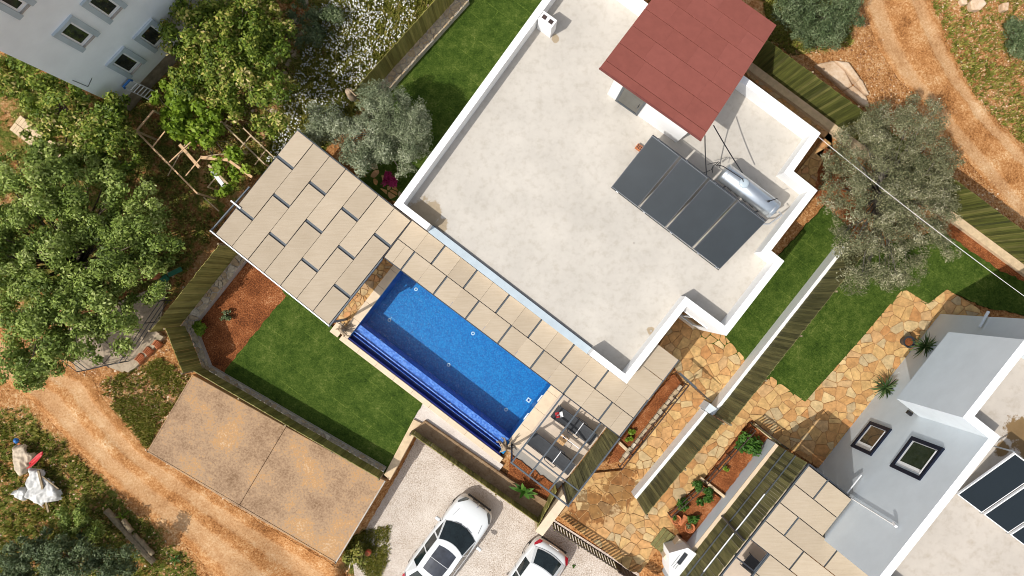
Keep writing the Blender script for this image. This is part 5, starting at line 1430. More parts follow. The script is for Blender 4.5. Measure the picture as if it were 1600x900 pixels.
# ------------------------------------------------------------------ foliage
def leaves(name, mat, parent, centers, radii, n, size, seed, aspect=.5, up=.5, flat=1.0, loc=None, shell=.35, rnd_bias=None):
    """n leaf-sized faces spread through clumps"""
    r = np.random.RandomState(seed); C_ = np.asarray(centers, float); Rd = np.asarray(radii, float)
    w_ = Rd ** 2; idx = r.choice(len(C_), n, p=w_ / w_.sum())
    dirs = r.normal(size=(n, 3)); dirs /= np.linalg.norm(dirs, axis=1)[:, None]
    dirs[:, 2] *= flat
    rad = (shell + (1 - shell) * r.rand(n) ** .5) * (.7 + .65 * r.rand(n))
    p = C_[idx] + dirs * (rad * Rd[idx])[:, None]
    nrm_ = dirs * .8 + r.normal(size=(n, 3)) * .55 + np.array([0, 0, up]); nrm_ /= np.linalg.norm(nrm_, axis=1)[:, None]
    t = np.cross(nrm_, r.normal(size=(n, 3))); t /= np.linalg.norm(t, axis=1)[:, None]; b_ = np.cross(nrm_, t)
    L = size * (.6 + .8 * r.rand(n))[:, None]; Wd = L * aspect
    droop = nrm_ * L * .18
    v0 = p - t * L * .5 - droop; v1 = p + b_ * Wd * .5; v2_ = p + t * L * .5 - droop; v3 = p - b_ * Wd * .5
    V4 = np.stack([v0, v1, v2_, v3], 1).reshape(-1, 3)
    F = np.arange(n * 4).reshape(n, 4)
    clump_r = r.rand(len(C_))[idx]
    rn = np.clip(.55 * r.rand(n) + .45 * clump_r + (0 if rnd_bias is None else rnd_bias), 0, 1)
    lc = np.array(WL[parent]) if parent is not None else np.array(loc if loc is not None else (0, 0, 0))
    me = np_mesh(name, V4 - lc, F, {'rnd': np.repeat(rn, 4)})
    return link_mesh(name, me, mat, parent, lc)

def tree(name, label, lobes, base_px, z_lo, z_hi, n, leaf, kind, seed, cat='tree', clumps=60, cr=(.35, .7), aspect=.5, bark='bark', trunk_r=.16, group=None, up=.5, stems=1, z_base=None):
    """lobes: list of (px, py, radius_px) in the picture; crown between z_lo and z_hi"""
    rr = random.Random(seed); zb = -.1 if z_base is None else z_base
    bp = P(base_px[0], base_px[1], zb); rt = root(name, label, cat, bp, group)
    cs = []; rs = []
    tot = sum(l[2] ** 2 for l in lobes)
    for (x, y, rp) in lobes:
        m_ = max(3, int(clumps * rp * rp / tot))
        for i in range(m_):
            a = rr.uniform(0, 6.283); q = rr.random() ** .5 * .88
            hz = (1 - q * q) ** .5
            z = z_lo + (z_hi - z_lo) * (hz * rr.uniform(.35, 1.0))
            k = (CAM_H - z) / FPX; c = Vector(((x - 800 + math.cos(a) * q * rp) * k, (450 - y + math.sin(a) * q * rp) * k, z))
            cs.append(c); rs.append(rr.uniform(*cr) * (1.0 if q < .7 else .75))
    ctr = sum(cs, Vector()) / len(cs)
    # trunk and limbs
    fork = bp.lerp(Vector((ctr.x, ctr.y, z_lo)), .45); fork.z = zb + (z_lo - zb) * .4
    tk_ = MB()
    if stems == 1:
        tk_.tube([bp, bp.lerp(fork, .5) + Vector((rr.uniform(-.1, .1), rr.uniform(-.1, .1), 0)), fork], [trunk_r * 1.2, trunk_r, trunk_r * .85], 9)
        tk_.build('trunk', M[bark], rt, smooth=True)
    else:
        for s_ in range(stems):
            a = 6.28 * s_ / stems; o = Vector((math.cos(a), math.sin(a), 0)) * trunk_r * 1.5
            MB().tube([bp + o, bp.lerp(fork, .5) + o * 2.0, fork + o * 2.4], [trunk_r, trunk_r * .8, trunk_r * .6], 7).build('trunk', M[bark], rt, smooth=True)
    order = sorted(range(len(cs)), key=lambda i: rr.random())[:max(8, len(cs) // 4)]
    br_ = MB()
    for i in order:
        c = cs[i]; m1 = fork.lerp(c, .35) + Vector((rr.uniform(-.25, .25), rr.uniform(-.25, .25), rr.uniform(0, .3))); m2_ = fork.lerp(c, .7) + Vector((rr.uniform(-.2, .2), rr.uniform(-.2, .2), rr.uniform(0, .25)))
        c = c - Vector((0, 0, .12)); m1.z = min(m1.z, c.z - .3); m2_.z = min(m2_.z, c.z - .1)
        br_.tube([fork, m1, m2_, c], [trunk_r * .4, trunk_r * .24, trunk_r * .13, .010], 5, cap=False)
    b_o = br_.build('limbs', M[bark], rt, smooth=True); b_o['kind'] = 'stuff'
    leaves('crown', LEAF[kind], rt, [tuple(c) for c in cs], rs, n, leaf, seed, aspect, up=up)
    return rt

# ------------------------------------------------------------------ trees
tree('broadleaf_tree', 'big dense dark green tree spreading over the left edge beside the slab',
     [(50, 285, 75), (130, 300, 75), (205, 335, 60), (245, 390, 38), (60, 380, 85), (150, 400, 80), (215, 440, 50), (40, 470, 65), (120, 480, 65), (185, 510, 40), (60, 545, 55), (130, 540, 40), (30, 585, 40), (-30, 400, 90)],
     (120, 420), 1.6, 4.6, 78000, .14, 'dark', 21, clumps=380, cr=(.2, .50), aspect=.48, trunk_r=.24)
tree('citrus_tree', 'leafy tree with golden new leaves between the block house and the daisies',
     [(300, 45, 55), (355, 70, 70), (410, 60, 55), (370, 130, 65), (305, 115, 45), (420, 130, 42), (340, 15, 50), (420, 185, 28), (395, 15, 40)],
     (365, 110), 1.4, 3.8, 28000, .15, 'gold', 22, clumps=240, cr=(.2, .42), aspect=.5)
tree('citrus_tree', 'leafy tree with golden tips against the foot of the block house',
     [(40, 130, 45), (90, 165, 50), (150, 190, 55), (185, 235, 42), (120, 230, 50), (60, 190, 35), (10, 115, 35), (180, 165, 25)],
     (120, 200), 1.1, 3.1, 22000, .15, 'gold', 23, clumps=190, cr=(.2, .4), aspect=.5)
tree('young_tree', 'bright lime green vine tree growing through the wooden lattice',
     [(265, 155, 28), (300, 150, 40), (285, 185, 38), (335, 185, 30), (310, 215, 28), (345, 290, 16), (375, 270, 14), (360, 240, 14), (335, 260, 14)],
     (312, 215), .7, 2.2, 4600, .18, 'lime', 24, clumps=60, cr=(.18, .34), aspect=.75, trunk_r=.07)
tree('olive_tree', 'silvery olive tree beside the top lawn and canopy corner',
     [(605, 175, 45), (640, 205, 38), (575, 215, 48), (620, 240, 42), (590, 160, 35), (645, 180, 28), (560, 250, 28), (655, 225, 22)],
     (608, 215), 1.4, 3.8, 30000, .12, 'olive', 25, clumps=220, cr=(.18, .38), aspect=.24, bark='bark_grey')
tree('olive_tree', 'small silvery olive behind the canopy corner beside the daisies',
     [(505, 190, 32), (530, 200, 28), (495, 205, 25), (545, 190, 20)], (515, 205), .9, 2.6, 7000, .13, 'olive', 26, clumps=55, cr=(.2, .4), aspect=.24, bark='bark_grey', trunk_r=.09)
tree('olive_tree', 'wide sparse grey green olive tree right of the white villa',
     [(1330, 240, 50), (1390, 215, 60), (1440, 190, 45), (1455, 260, 55), (1320, 300, 45), (1390, 300, 70), (1450, 340, 55), (1340, 370, 50), (1400, 400, 60), (1470, 300, 40), (1340, 435, 30), (1370, 190, 35), (1490, 390, 20), (1300, 330, 22), (1388, 312, 34), (1400, 345, 30)],
     (1385, 300), 1.4, 4.2, 74000, .105, 'olive_dry', 27, clumps=560, cr=(.16, .36), aspect=.26, bark='bark_grey', trunk_r=.15)
tree('olive_shrub', 'rounded blue green shrub above the long fence by the dirt track',
     [(1240, 20, 35), (1285, 25, 45), (1325, 15, 32), (1260, 50, 25), (1300, 55, 22), (1230, 5, 25)], (1280, 25), .6, 2.6, 17000, .14, 'bush', 28, cat='shrub', clumps=140, cr=(.18, .34), aspect=.24, trunk_r=.08, stems=3)
tree('olive_shrub', 'dark shrub cut by the right edge of the picture',
     [(1598, 45, 25), (1610, 70, 25), (1590, 70, 15)], (1602, 60), .4, 1.8, 4500, .14, 'bush', 29, cat='shrub', clumps=35, cr=(.2, .38), aspect=.3, trunk_r=.06, stems=3)
tree('bay_shrub', 'dense green shrub filling the bottom left corner',
     [(45, 880, 50), (110, 875, 45), (165, 890, 42), (15, 890, 40), (200, 875, 22), (80, 850, 28)], (100, 890), .5, 2.6, 19000, .12, 'bush', 30, cat='shrub', clumps=160, cr=(.16, .34), aspect=.42, trunk_r=.08, stems=3)
tree('bay_shrub', 'dark twiggy bush between the white tarpaulin and the logs',
     [(120, 815, 30), (140, 835, 26), (105, 800, 18)], (125, 822), .3, 1.5, 3200, .12, 'dark', 31, cat='shrub', clumps=34, cr=(.16, .3), aspect=.4, trunk_r=.06, stems=3)
tree('bay_shrub', 'dark tall weed clump beside the stone rubble above the daisies',
     [(480, 25, 30), (500, 50, 22), (465, 60, 18), (520, 20, 18)], (485, 35), .2, 1.0, 4200, .13, 'bush', 32, cat='shrub', clumps=40, cr=(.16, .3), aspect=.3, trunk_r=.04, stems=3)

# ------------------------------------------------------------------ garden plants
def bush(name, label, px, py, z, r, h, n, kind, seed, leaf=.09, flowers=0):
    c = P(px, py, z); rt = root(name, label, 'plant', c); rr = random.Random(seed)
    cs = [c + Vector((rr.uniform(-r, r) * .7, rr.uniform(-r, r) * .7, h * rr.uniform(.4, .9))) for _ in range(9)]
    for q in cs[:4]: MB().tube([c, c.lerp(q, .6) + Vector((rr.uniform(-.03, .03), 0, 0)), q], [.015, .012, .006], 5).build('stem', M['bark'], rt)
    leaves('foliage', LEAF[kind], rt, [tuple(q) for q in cs], [r * .5] * len(cs), n, leaf, seed, .6, up=.8)
    if flowers:
        for q in cs[:flowers]: leaves('blossom', LEAF['flower'], rt, [tuple(q + Vector((0, 0, .1)))], [.08], 14, .08, seed + 1, .8)
    return rt
bush('garden_plant', 'yellow green bush in the dark corner of the red soil bed', 316, 511, .0, .30, .6, 1100, 'lime', 41, .11)
bush('garden_plant', 'big leafy plant beside pink flowers in the upper neighbouring planter', 1166, 686, .12, .50, .6, 1700, 'plant', 42, .13, 2)
bush('garden_plant', 'plant by the railing in the planter with round shrubs', 1090, 757, .1, .28, .4, 600, 'plant', 43)
bush('garden_plant', 'round shrub in the planter nearest the tan divider', 1106, 772, .1, .28, .4, 650, 'plant', 44)
bush('garden_plant', 'leafy plant nearest the terracotta pots in the neighbouring planter', 1065, 786, .1, .26, .35, 520, 'plant', 45)
bush('garden_plant', 'small upright plant in the middle of the planter with round shrubs', 1092, 783, .1, .14, .3, 200, 'plant', 46)
bush('garden_plant', 'low plant against the planter wall behind the larger pot', 1083, 808, .1, .24, .35, 420, 'plant', 47)
bush('garden_plant', 'small seedling in the bare soil of the upper neighbouring planter', 1133, 730, .12, .13, .25, 160, 'lime', 48)
bush('garden_plant', 'pair of seedlings in the bed below the canopy end', 987, 674, .05, .16, .25, 240, 'lime', 49)
bush('garden_plant', 'second seedling in the lounge bed next to the kerb stone', 982, 684, .05, .15, .25, 200, 'lime', 50)
bush('flowering_shrub', 'magenta flowering shrub in the gap between olive and white villa', 612, 284, .0, .32, .7, 500, 'flower', 51, .12)
bush('garden_plant', 'dry dark bush in the middle of the red soil bed', 356, 492, -.02, .22, .3, 220, 'bush', 52)
bush('weed_plant', 'green weed clump with the red can at the edge of the drive', 555, 862, -.9, .45, .35, 900, 'weed', 53, .14)

def rosette(name, label, px, py, z, n, L, wd, kind, seed, h=.6, pot=None):
    c = P(px, py, z); rt = root(name, label, 'plant', c); rr = random.Random(seed); vs = []; fs = []; rn = []
    top = c + Vector((0, 0, h))
    MB().tube([c, top], [.06, .05], 8).build('stem', M['bark'], rt)
    for i in range(n):
        a = rr.uniform(0, 6.283); el = rr.uniform(.1, 1.25); l = L * rr.uniform(.7, 1.05)
        d = Vector((math.cos(a) * math.cos(el), math.sin(a) * math.cos(el), math.sin(el))); s_ = Vector((-math.sin(a), math.cos(a), 0))
        b = len(vs); k_ = rr.random()
        for t, ww in ((0, .6), (.35, 1.0), (.7, .7), (1, .04)):
            p = top + d * l * t - Vector((0, 0, .35 * l * t * t * math.cos(el)))
            vs += [p - s_ * wd * ww * .5, p + s_ * wd * ww * .5]; rn += [k_, k_]
        for j in range(3): fs.append((b + 2 * j, b + 2 * j + 1, b + 2 * j + 3, b + 2 * j + 2))
    me = np_mesh('leaf_rosette', np.array([tuple(v - c) for v in vs]), np.array(fs), {'rnd': np.array(rn)})
    link_mesh('leaf_rosette', me, LEAF[kind], rt, c)
    return rt
def pot(name, label, px, py, z, r, h, mat):
    c = P(px, py, z); rt = root(name, label, 'plant pot', c)
    MB().lathe(c, [(r * .7, 0), (r * .95, h * .9), (r * 1.05, h * .9), (r * 1.05, h), (r * .88, h), (r * .86, h * .88), (.01, h * .87)], 22).build('body', mat, rt)
    MB().lathe(c + Vector((0, 0, h * .865)), [(r * .86, 0), (r * .5, .015), (.01, .02)], 16).build('soil', M['soil'], rt)
    return rt
pot('flower_pot', 'dark round pot on the paving beside the upper yucca', 1412, 533, 0, .25, .45, M['steel'])
rosette('yucca_plant', 'spiky yucca in a dark pot beside the neighbouring bay', 1431, 539, .3, 60, .75, .055, 'yucca', 61, .7)
rosette('yucca_plant', 'spiky yucca at the foot of the neighbouring house wall', 1372, 603, .0, 64, .72, .05, 'yucca', 62, .6)
rosette('banana_plant', 'broad leaved young plant in the bed below the loungers', 818, 764, -.05, 11, .75, .17, 'plant', 63, .35)
rosette('weed_plant', 'star shaped green weed beside the rotting logs', 193, 806, -.05, 16, .45, .06, 'lime', 64, .1)
rosette('weed_plant', 'low green weed on the roadside right of the logs', 275, 873, -.05, 18, .38, .05, 'plant', 65, .05)
rosette('weed_plant', 'tiny spiky weed in the gravel behind the smaller car', 896, 884, DRIVE_Z, 14, .16, .03, 'plant', 66, .03)
pot('flower_pot', 'terracotta pot nearer to the path beside the planter', 1054, 808, .02, .20, .36, M['terracotta'])
pot('flower_pot', 'terracotta pot against the pale planter wall', 1075, 821, .02, .21, .36, M['terracotta'])
bush('garden_plant', 'reddish plant growing in the terracotta pot nearer the path', 1054, 808, .32, .1, .16, 110, 'plant', 67, .06)
bush('garden_plant', 'small plant growing in the terracotta pot by the wall', 1075, 821, .32, .1, .16, 110, 'bush', 68, .06)
tp = root('terracotta_trough', 'square terracotta tile standing between the two pots', 'tile', P(1066, 813))
MB().obox(P(1066, 812, .1), U, V, (0, 0, 1), .22, .5, .18).build('body', M['terracotta'], tp, bevel=.02)
bt = root('blue_tub', 'pale blue plastic tub in the shade of the neighbouring bay', 'tub', P(1410, 588))
MB().lathe(P(1410, 588, 0), [(.14, 0), (.2, .3), (.22, .3), (.22, .33), (.18, .33), (.13, .06), (.01, .05)], 18).build('body', M['glow_blue'], bt)
MB().tube([P(1404, 582, .36), P(1410, 585, .44), P(1416, 592, .36)], .012, 6).build('handle', M['white'], bt)

# ------------------------------------------------------------------ wood lattice, slab yard, junk
def sticks(name, label, cat, lst, mat):
    p0 = P(*lst[0][0], 0); rt = root(name, label, cat, Vector((p0.x, p0.y, 0)))
    for (a, b, za, zb, wd) in lst: MB().bar(P(a[0], a[1], za), P(b[0], b[1], zb), wd, wd * .7).build('pole', M[mat], rt)
    return rt
lt = sticks('wooden_lattice', 'rough lattice of thin poles beside the canopy edge', 'lattice', [
    ((345, 190), (413, 256), 1.1, 1.1, .06), ((380, 200), (428, 246), 1.0, 1.0, .05), ((391, 213), (325, 292), .95, .95, .045), ((415, 235), (398, 258), .95, .95, .04),
    ((357, 185), (318, 235), 1.0, 1.0, .045), ((295, 215), (262, 275), .9, .9, .04), ((330, 180), (300, 150), 1.0, 1.0, .04), ((318, 245), (352, 240), 1.15, 1.2, .05), ((362, 238), (384, 240), 1.1, 1.1, .04),
    ((270, 250), (330, 200), .9, .9, .035), ((318, 308), (342, 330), .9, .9, .04)], 'stick')
for (x, y) in ((345, 190), (413, 256), (391, 213), (325, 292), (295, 215)):
    p = P(x, y, 1.0); MB().bar(Vector((p.x, p.y, -.2)), p, .06, .06, up=(1, 0, 0)).build('post', M['stick'], lt)
sticks('timber_plank', 'pale sawn plank lying across the lattice', 'plank', [((281, 226), (312, 262), 1.2, 1.2, .13)], 'plank_new')
sticks('timber_plank', 'short sawn plank in the middle of the lattice', 'plank', [((314, 246), (357, 250), 1.25, 1.25, .13)], 'plank_new')
sticks('timber_plank', 'sawn plank pointing at the canopy edge', 'plank', [((358, 251), (394, 277), 1.2, 1.2, .11)], 'plank_new')
sticks('timber_plank', 'brown plank lying beside the white panel', 'plank', [((326, 258), (362, 294), 1.15, 1.15, .10)], 'stick')
sticks('white_board', 'narrow white board lying in the lattice', 'board', [((332, 267), (354, 296), 1.15, 1.15, .16)], 'white')
wf = sticks('plant_support', 'thin wooden corner support below the block house ladder', 'support', [((213, 205), (262, 255), 1.6, 1.6, .07), ((262, 255), (308, 302), 1.6, 1.6, .06), ((213, 205), (240, 173), 1.6, 1.6, .07), ((238, 230), (258, 205), 1.6, 1.6, .045), ((290, 275), (315, 245), 1.6, 1.6, .045), ((264, 254), (298, 222), 1.6, 1.6, .045)], 'plank_new')
for (x, y) in ((213, 205), (308, 302), (240, 173)):
    p = P(x, y, 1.6); MB().bar(Vector((p.x, p.y, -.2)), p, .07, .07, up=(1, 0, 0)).build('post', M['stick'], wf)
pb_ = root('paved_path', 'narrow path of tan pavers under the left trees', 'path', P(65, 215)); 
for i in range(16):
    for j in range(2):
        c = P(26 + i * 4.4, 193 + i * 3.4, .03) + Vector((.30, .40, 0)) * (j - .5) * .8
        MB().obox(c, (.79, -.61, 0), (.61, .79, 0), (0, 0, 1), .15, .38, .06).build('paver', M['tan_stone'], pb_, bevel=.008)
sheet('yard_slab', [(95, 520), (190, 470), (262, 440), (247, 520), (192, 582), (165, 572), (120, 580)], .02, M['bare_slab'], .3)
kw = root('kerb_wall', 'grey cement kerb along the yard slab below the roof tiles', 'kerb', P(215, 552))
MB().prism([P(x, y, .35) for x, y in [(237, 515), (247, 522), (197, 583), (183, 577)]], -.3, .2).build('kerb', M['bare_slab'], kw, bevel=.02)
MB().prism([P(x, y, .2) for x, y in [(247, 522), (256, 526), (212, 574), (198, 582)]], -.3, .2).build('ledge', M['stone_grey'], kw, bevel=.02)
wfn = root('wire_fence', 'thin wire fence posts and rails round the yard slab', 'fence', P(150, 555))
wp = [(95, 562), (120, 581), (155, 573), (186, 567), (226, 505), (250, 470)]
for i in range(len(wp) - 1):
    a, b = P(*wp[i], .9), P(*wp[i + 1], .9)
    for dz in (0, -.4, -.75): MB().tube([a + Vector((0, 0, dz)), b + Vector((0, 0, dz))], .015, 5).build('wire', M['steel'], wfn)
for (x, y) in wp:
    p = P(x, y, .95); MB().tube([Vector((p.x, p.y, -.2)), p], .022, 6).build('post', M['steel_mid'], wfn)
for (a, b) in (((125, 535), (170, 575)), ((163, 532), (195, 560)), ((160, 570), (190, 535))): MB().tube([P(*a, .05), P(*b, .05)], .014, 6).build('loose_pipe', M['rust'], wfn)
# roof tile stacks
for k, (x, y, nT, lab) in enumerate([(221, 560, 7, 'lowest orange roof tile stack beside the yard kerb'), (233, 549, 6, 'middle orange roof tile stack beside the yard kerb'), (247, 538, 5, 'uppermost orange roof tile stack below the fence corner')]):
    c = P(x, y, .0); rt = root('roof_tile_stack', lab, 'roof tiles', c, 'stacks of roof tiles')
    ang = math.atan2(.62, .785) + .25
    for i in range(nT):
        d = Vector((math.cos(ang), math.sin(ang), 0)); s_ = Vector((-d.y, d.x, 0)); o = c + d * ((i - nT / 2) * .055) + Vector((0, 0, .14))
        pts = []
        for q in range(7):
            t = math.pi * q / 6; pts.append(o + s_ * (.17 * math.cos(t)) + Vector((0, 0, .13 * math.sin(t) + .03)) + d * (.12 * math.sin(t)))
        mbt = MB()
        for q in pts: mbt.v += [q, q + Vector((0, 0, -.14)) + d * .03, ]
        for q in range(6): mbt.f.append((2 * q, 2 * q + 2, 2 * q + 3, 2 * q + 1))
        ot = mbt.build('roof_tile', M['terracotta'], rt)
        sm = ot.modifiers.new('solid', 'SOLIDIFY'); sm.thickness = .02
    MB().obox(c + Vector((0, 0, .07)), (math.cos(ang), math.sin(ang), 0), (-math.sin(ang), math.cos(ang), 0), (0, 0, 1), nT * .06, .34, .16).build('lower_layer', M['terracotta'], rt, bevel=.02)
# machine under the tree
mc_ = root('garden_bench', 'green and orange metal bench half hidden under the dark tree', 'bench', P(252, 430))
MB().bar(P(240, 452, .6), P(262, 432, .6), .28, .05).build('seat', M['bench_green'] if 'bench_green' in M else M['blue'], mc_)
MB().bar(P(263, 430, .9), P(284, 420, .9), .2, .05).build('backrest', M['bench_green'], mc_)
MB().bar(P(250, 418, .8), P(272, 433, .8), .10, .06).build('plank', M['plank_new'], mc_)
for (x, y) in ((240, 452), (262, 432), (284, 420)): MB().bar(P(x, y, -.1), P(x, y, .6), .05, .05, up=(1, 0, 0)).build('leg', M['rust'], mc_)
MB().lathe(P(246, 428, .45), [(.05, 0), (.22, .05), (.26, .2), (.15, .32), (.03, .35)], 12).build('orange_drum', M['terracotta'], mc_)
# ---- tarpaulins and junk
def tarp(name, label, poly, z, amp, seed, mat, n=46):
    pts = [P(x, y, z) for x, y in poly]; c = sum(pts, Vector()) / len(pts); pl = [(p.x, p.y) for p in pts]
    x0, x1 = min(p[0] for p in pl), max(p[0] for p in pl); y0, y1 = min(p[1] for p in pl), max(p[1] for p in pl)
    X, Y = np.meshgrid(np.linspace(x0, x1, n), np.linspace(y0, y1, n)); ins = sdf(X, Y, pl)
    wx = X + .7 * fbm(X + seed, Y, 1.1, 3); wy = Y + .7 * fbm(X, Y + seed, 1.1, 3)
    fold = np.zeros(X.shape)
    for k_, (fq, am) in enumerate(((1.3, 1.2), (2.6, .7), (4.7, .35))):
        th2 = seed * 1.7 + k_ * .55; cc3 = np.abs(((wx * math.cos(th2) + wy * math.sin(th2)) * fq + k_ * .37) % 1.0 - .5) * 2
        fold += am * (1 - cc3)
    Z = z + amp * .42 * fold + .04 * fbm(X, Y + seed, 9, 2) - .3 * sstep(-.12, .05, ins + .12 * (fbm(X + 3, Y, 5, 2) - .5))
    Z = np.maximum(Z, .0)
    ok = ins + .25 * (fbm(X + 3, Y, 5, 2) - .5) < .0; idm = -np.ones(X.shape, int); vs = []
    for i in range(n):
        for j in range(n):
            if ok[i, j]: idm[i, j] = len(vs); vs.append((X[i, j] - c.x, Y[i, j] - c.y, Z[i, j]))
    F = [(idm[i, j], idm[i, j + 1], idm[i + 1, j + 1], idm[i + 1, j]) for i in range(n - 1) for j in range(n - 1) if min(idm[i, j], idm[i, j + 1], idm[i + 1, j + 1], idm[i + 1, j]) >= 0]
    me = np_mesh(name, np.array(vs), np.array(F)); o = link_mesh(name, me, M[mat], None, (c.x, c.y, 0)); tag(o, label, 'tarpaulin', 'crumpled tarpaulins by the road'); return o
tarp('tarpaulin', 'large crumpled white tarpaulin on the weeds by the road', [(44, 732), (64, 733), (82, 752), (94, 767), (93, 779), (80, 787), (70, 786), (66, 795), (52, 787), (38, 776), (40, 752)], .30, .20, 3, 'tarp')
tarp('tarpaulin', 'small torn cream tarpaulin behind the red chair', [(18, 699), (40, 695), (52, 708), (54, 716), (44, 728), (40, 742), (30, 748), (22, 735), (18, 715)], .28, .2, 9, 'tarp_tan')
tarp('tarpaulin', 'dirty grey sheet left of the large white tarpaulin', [(14, 772), (30, 762), (42, 764), (42, 780), (34, 784), (24, 778)], .22, .15, 5, 'tarp')
rc = root('red_chair', 'red plastic scoop chair lying on the tarpaulins', 'chair', P(57, 718))
sh = MB()
for i in range(6):
    t = i / 5; wd = .12 + .16 * math.sin(t * 2.6)
    c = P(46 + 20 * t, 727 - 16 * t, .35 + .25 * t); s_ = Vector((.45, .9, 0))
    for b in (-1, -.5, 0, .5, 1): sh.v.append(c + s_ * b * wd + Vector((0, 0, .12 * b * b)))
for i in range(5):
    for j in range(4): sh.f.append((i * 5 + j, (i + 1) * 5 + j, (i + 1) * 5 + j + 1, i * 5 + j + 1))
so = sh.build('seat_shell', M['red'], rc, smooth=True); sm = so.modifiers.new('solid', 'SOLIDIFY'); sm.thickness = .02
for (x, y) in ((48, 724), (62, 716)): MB().tube([P(x, y, .4), P(x - 2, y + 3, .0)], .02, 6).build('leg', M['steel'], rc)
sticks('timber_pole', 'weathered pole lying over the large white tarpaulin', 'pole', [((60, 735), (76, 800), .55, .2, .09)], 'log')
sticks('timber_pole', 'thin dark pole across the large white tarpaulin', 'pole', [((66, 744), (92, 764), .5, .42, .05)], 'log')
rg_ = root('blue_rag', 'small blue rag at the end of the tarpaulins', 'rag', P(27, 688))
MB().lathe(P(27, 688, .0), [(.1, 0), (.13, .08), (.07, .16), (.02, .18)], 7).build('cloth', M['blue'], rg_); MB().lathe(P(31, 694, .0), [(.08, 0), (.08, .06), (.02, .08)], 6).build('hem', M['terracotta'], rg_)
def log(label, a, b, r):
    rt = root('log', label, 'log', Vector((a.x, a.y, 0)), 'rotting logs at the roadside'); n = 8
    pts = [a.lerp(b, i / n) + Vector((R.uniform(-.02, .02), R.uniform(-.02, .02), 0)) for i in range(n + 1)]
    MB().tube(pts, [r * R.uniform(.88, 1.08) for _ in pts], 10).build('trunk', M['log'], rt)
    MB().lathe(Vector((a.x, a.y, a.z)), [(.01, -.01), (.02, .01)], 6).build('heartwood', M['stick'], rt)
log('long rotting log by the roadside, longest of the three', P(166, 797, .12), P(240, 878, .12), .13)
log('short log lying on the upper part of the long log', P(192, 812, .22), P(206, 830, .2), .11)
log('mossy log beside the lower half of the long log', P(210, 835, .12), P(240, 867, .12), .10)
cn_ = root('red_can', 'small red can in the weeds by the drive', 'can', P(576, 862, -1.2))
MB().lathe(P(576, 862, -1.2), [(.14, 0), (.14, .2), (.11, .24), (.01, .24)], 14).build('body', M['terracotta'], cn_); MB().tube([P(572, 860, -.95), P(576, 862, -.86), P(580, 864, -.95)], .012, 6).build('handle', M['red'], cn_)
sk = root('sack_post', 'hessian sack tied over the fence end beside the daisies', 'sack', P(553, 152))
mbs = MB().lathe(P(553, 153, 1.0), [(.16, 0), (.2, .3), (.17, .7), (.08, .85), (.14, 1.0)], 11); mbs.build('sack', M['driftwood'], sk, smooth=True)
MB().tube([P(546, 140, 2.0), P(556, 150, 2.05), P(562, 146, 2.0)], .02, 6).build('tie', M['stick'], sk)
MB().bar(P(553, 153, -.1) , P(553, 153, 1.0), .08, .08, up=(1, 0, 0)).build('post', M['log'], sk)
ball = root('white_ball', 'small white ball under the left trees', 'ball', P(144, 212))
MB().lathe(P(144, 212, 1.9), [(.01, -.11), (.07, -.085), (.11, 0), (.07, .085), (.01, .11)], 14).build('shell', M['white'], ball, smooth=True)
MB().lathe(P(144, 212, 1.9), [(.112, -.01), (.113, 0), (.112, .01)], 14).build('seam', M['alu'], ball)

# ------------------------------------------------------------------ rocks
def rock_mesh(seed, jag=.35):
    rr = random.Random(seed); import bmesh
    bm = bmesh.new(); bmesh.ops.create_icosphere(bm, subdivisions=1, radius=1.0)
    for v in bm.verts: v.co *= 1 + rr.uniform(-jag, jag); v.co.z *= .7
    me = bpy.data.meshes.new('stone'); bm.to_mesh(me); bm.free(); return me
RM = [rock_mesh(i) for i in range(8)]
def heap(name, label, cat, spots, mat):
    c0 = P(*spots[0][:2], 0); rt = root(name, label, cat, Vector((c0.x, c0.y, -.1)))
    for (x, y, r) in spots:
        p = P(x, y, 0); p.z = gz(p.x, p.y) + r * .25
        o = link_mesh('stone', RM[R.randrange(8)], M[mat], rt, p); o.scale = (r * R.uniform(.8, 1.3), r * R.uniform(.8, 1.2), r * R.uniform(.6, 1.0)); o.rotation_euler = (R.uniform(-.4, .4), R.uniform(-.4, .4), R.uniform(0, 6.28))
    return rt
sp = []
for i in range(150):
    t = R.random(); x = 515 + (440 - 515) * t + R.gauss(0, 14); y = -5 + 165 * t + R.gauss(0, 8); sp.append((x, y, R.uniform(.07, .19)))
heap('rubble_heap', 'line of pale rubble stones between the golden leaved tree and daisies', 'rubble', sp, 'rubble')
sp = [(R.gauss(440, 22), R.gauss(218, 20), R.uniform(.05, .14)) for _ in range(150)]
heap('rubble_heap', 'reddish rubble spread above the canopy corner', 'rubble', sp, 'rubble')
ro = root('rock_outcrop', 'pale ochre rock outcrop beside the long mossy fence', 'rock', P(1315, 120))
for (poly, h) in ([[(1272, 102), (1300, 96), (1318, 112), (1330, 135), (1318, 142), (1290, 118)], .16], [[(1300, 97), (1322, 100), (1340, 125), (1334, 132), (1318, 112)], .28], [[(1318, 142), (1332, 134), (1352, 152), (1358, 168), (1345, 165)], .12], [[(1330, 115), (1345, 128), (1356, 150), (1348, 148), (1336, 132)], .2]):
    MB().prism([P(x, y, 0) for x, y in poly], -.3, h).build('rock_slab', M['rock'], ro, bevel=.07)
ro = root('rock_outcrop', 'pinkish rock slab at the top right among stones', 'rock', P(1525, 10))
for (poly, h) in ([[(1512, 5), (1525, -8), (1538, 8), (1528, 18), (1515, 18)], .2], [[(1563, 6), (1574, 5), (1572, 18), (1564, 18)], .15], [[(1498, 0), (1508, -6), (1510, 8), (1502, 8)], .12]):
    MB().prism([P(x, y, 0) for x, y in poly], -.3, h).build('rock_slab', M['rock'], ro, bevel=.05)

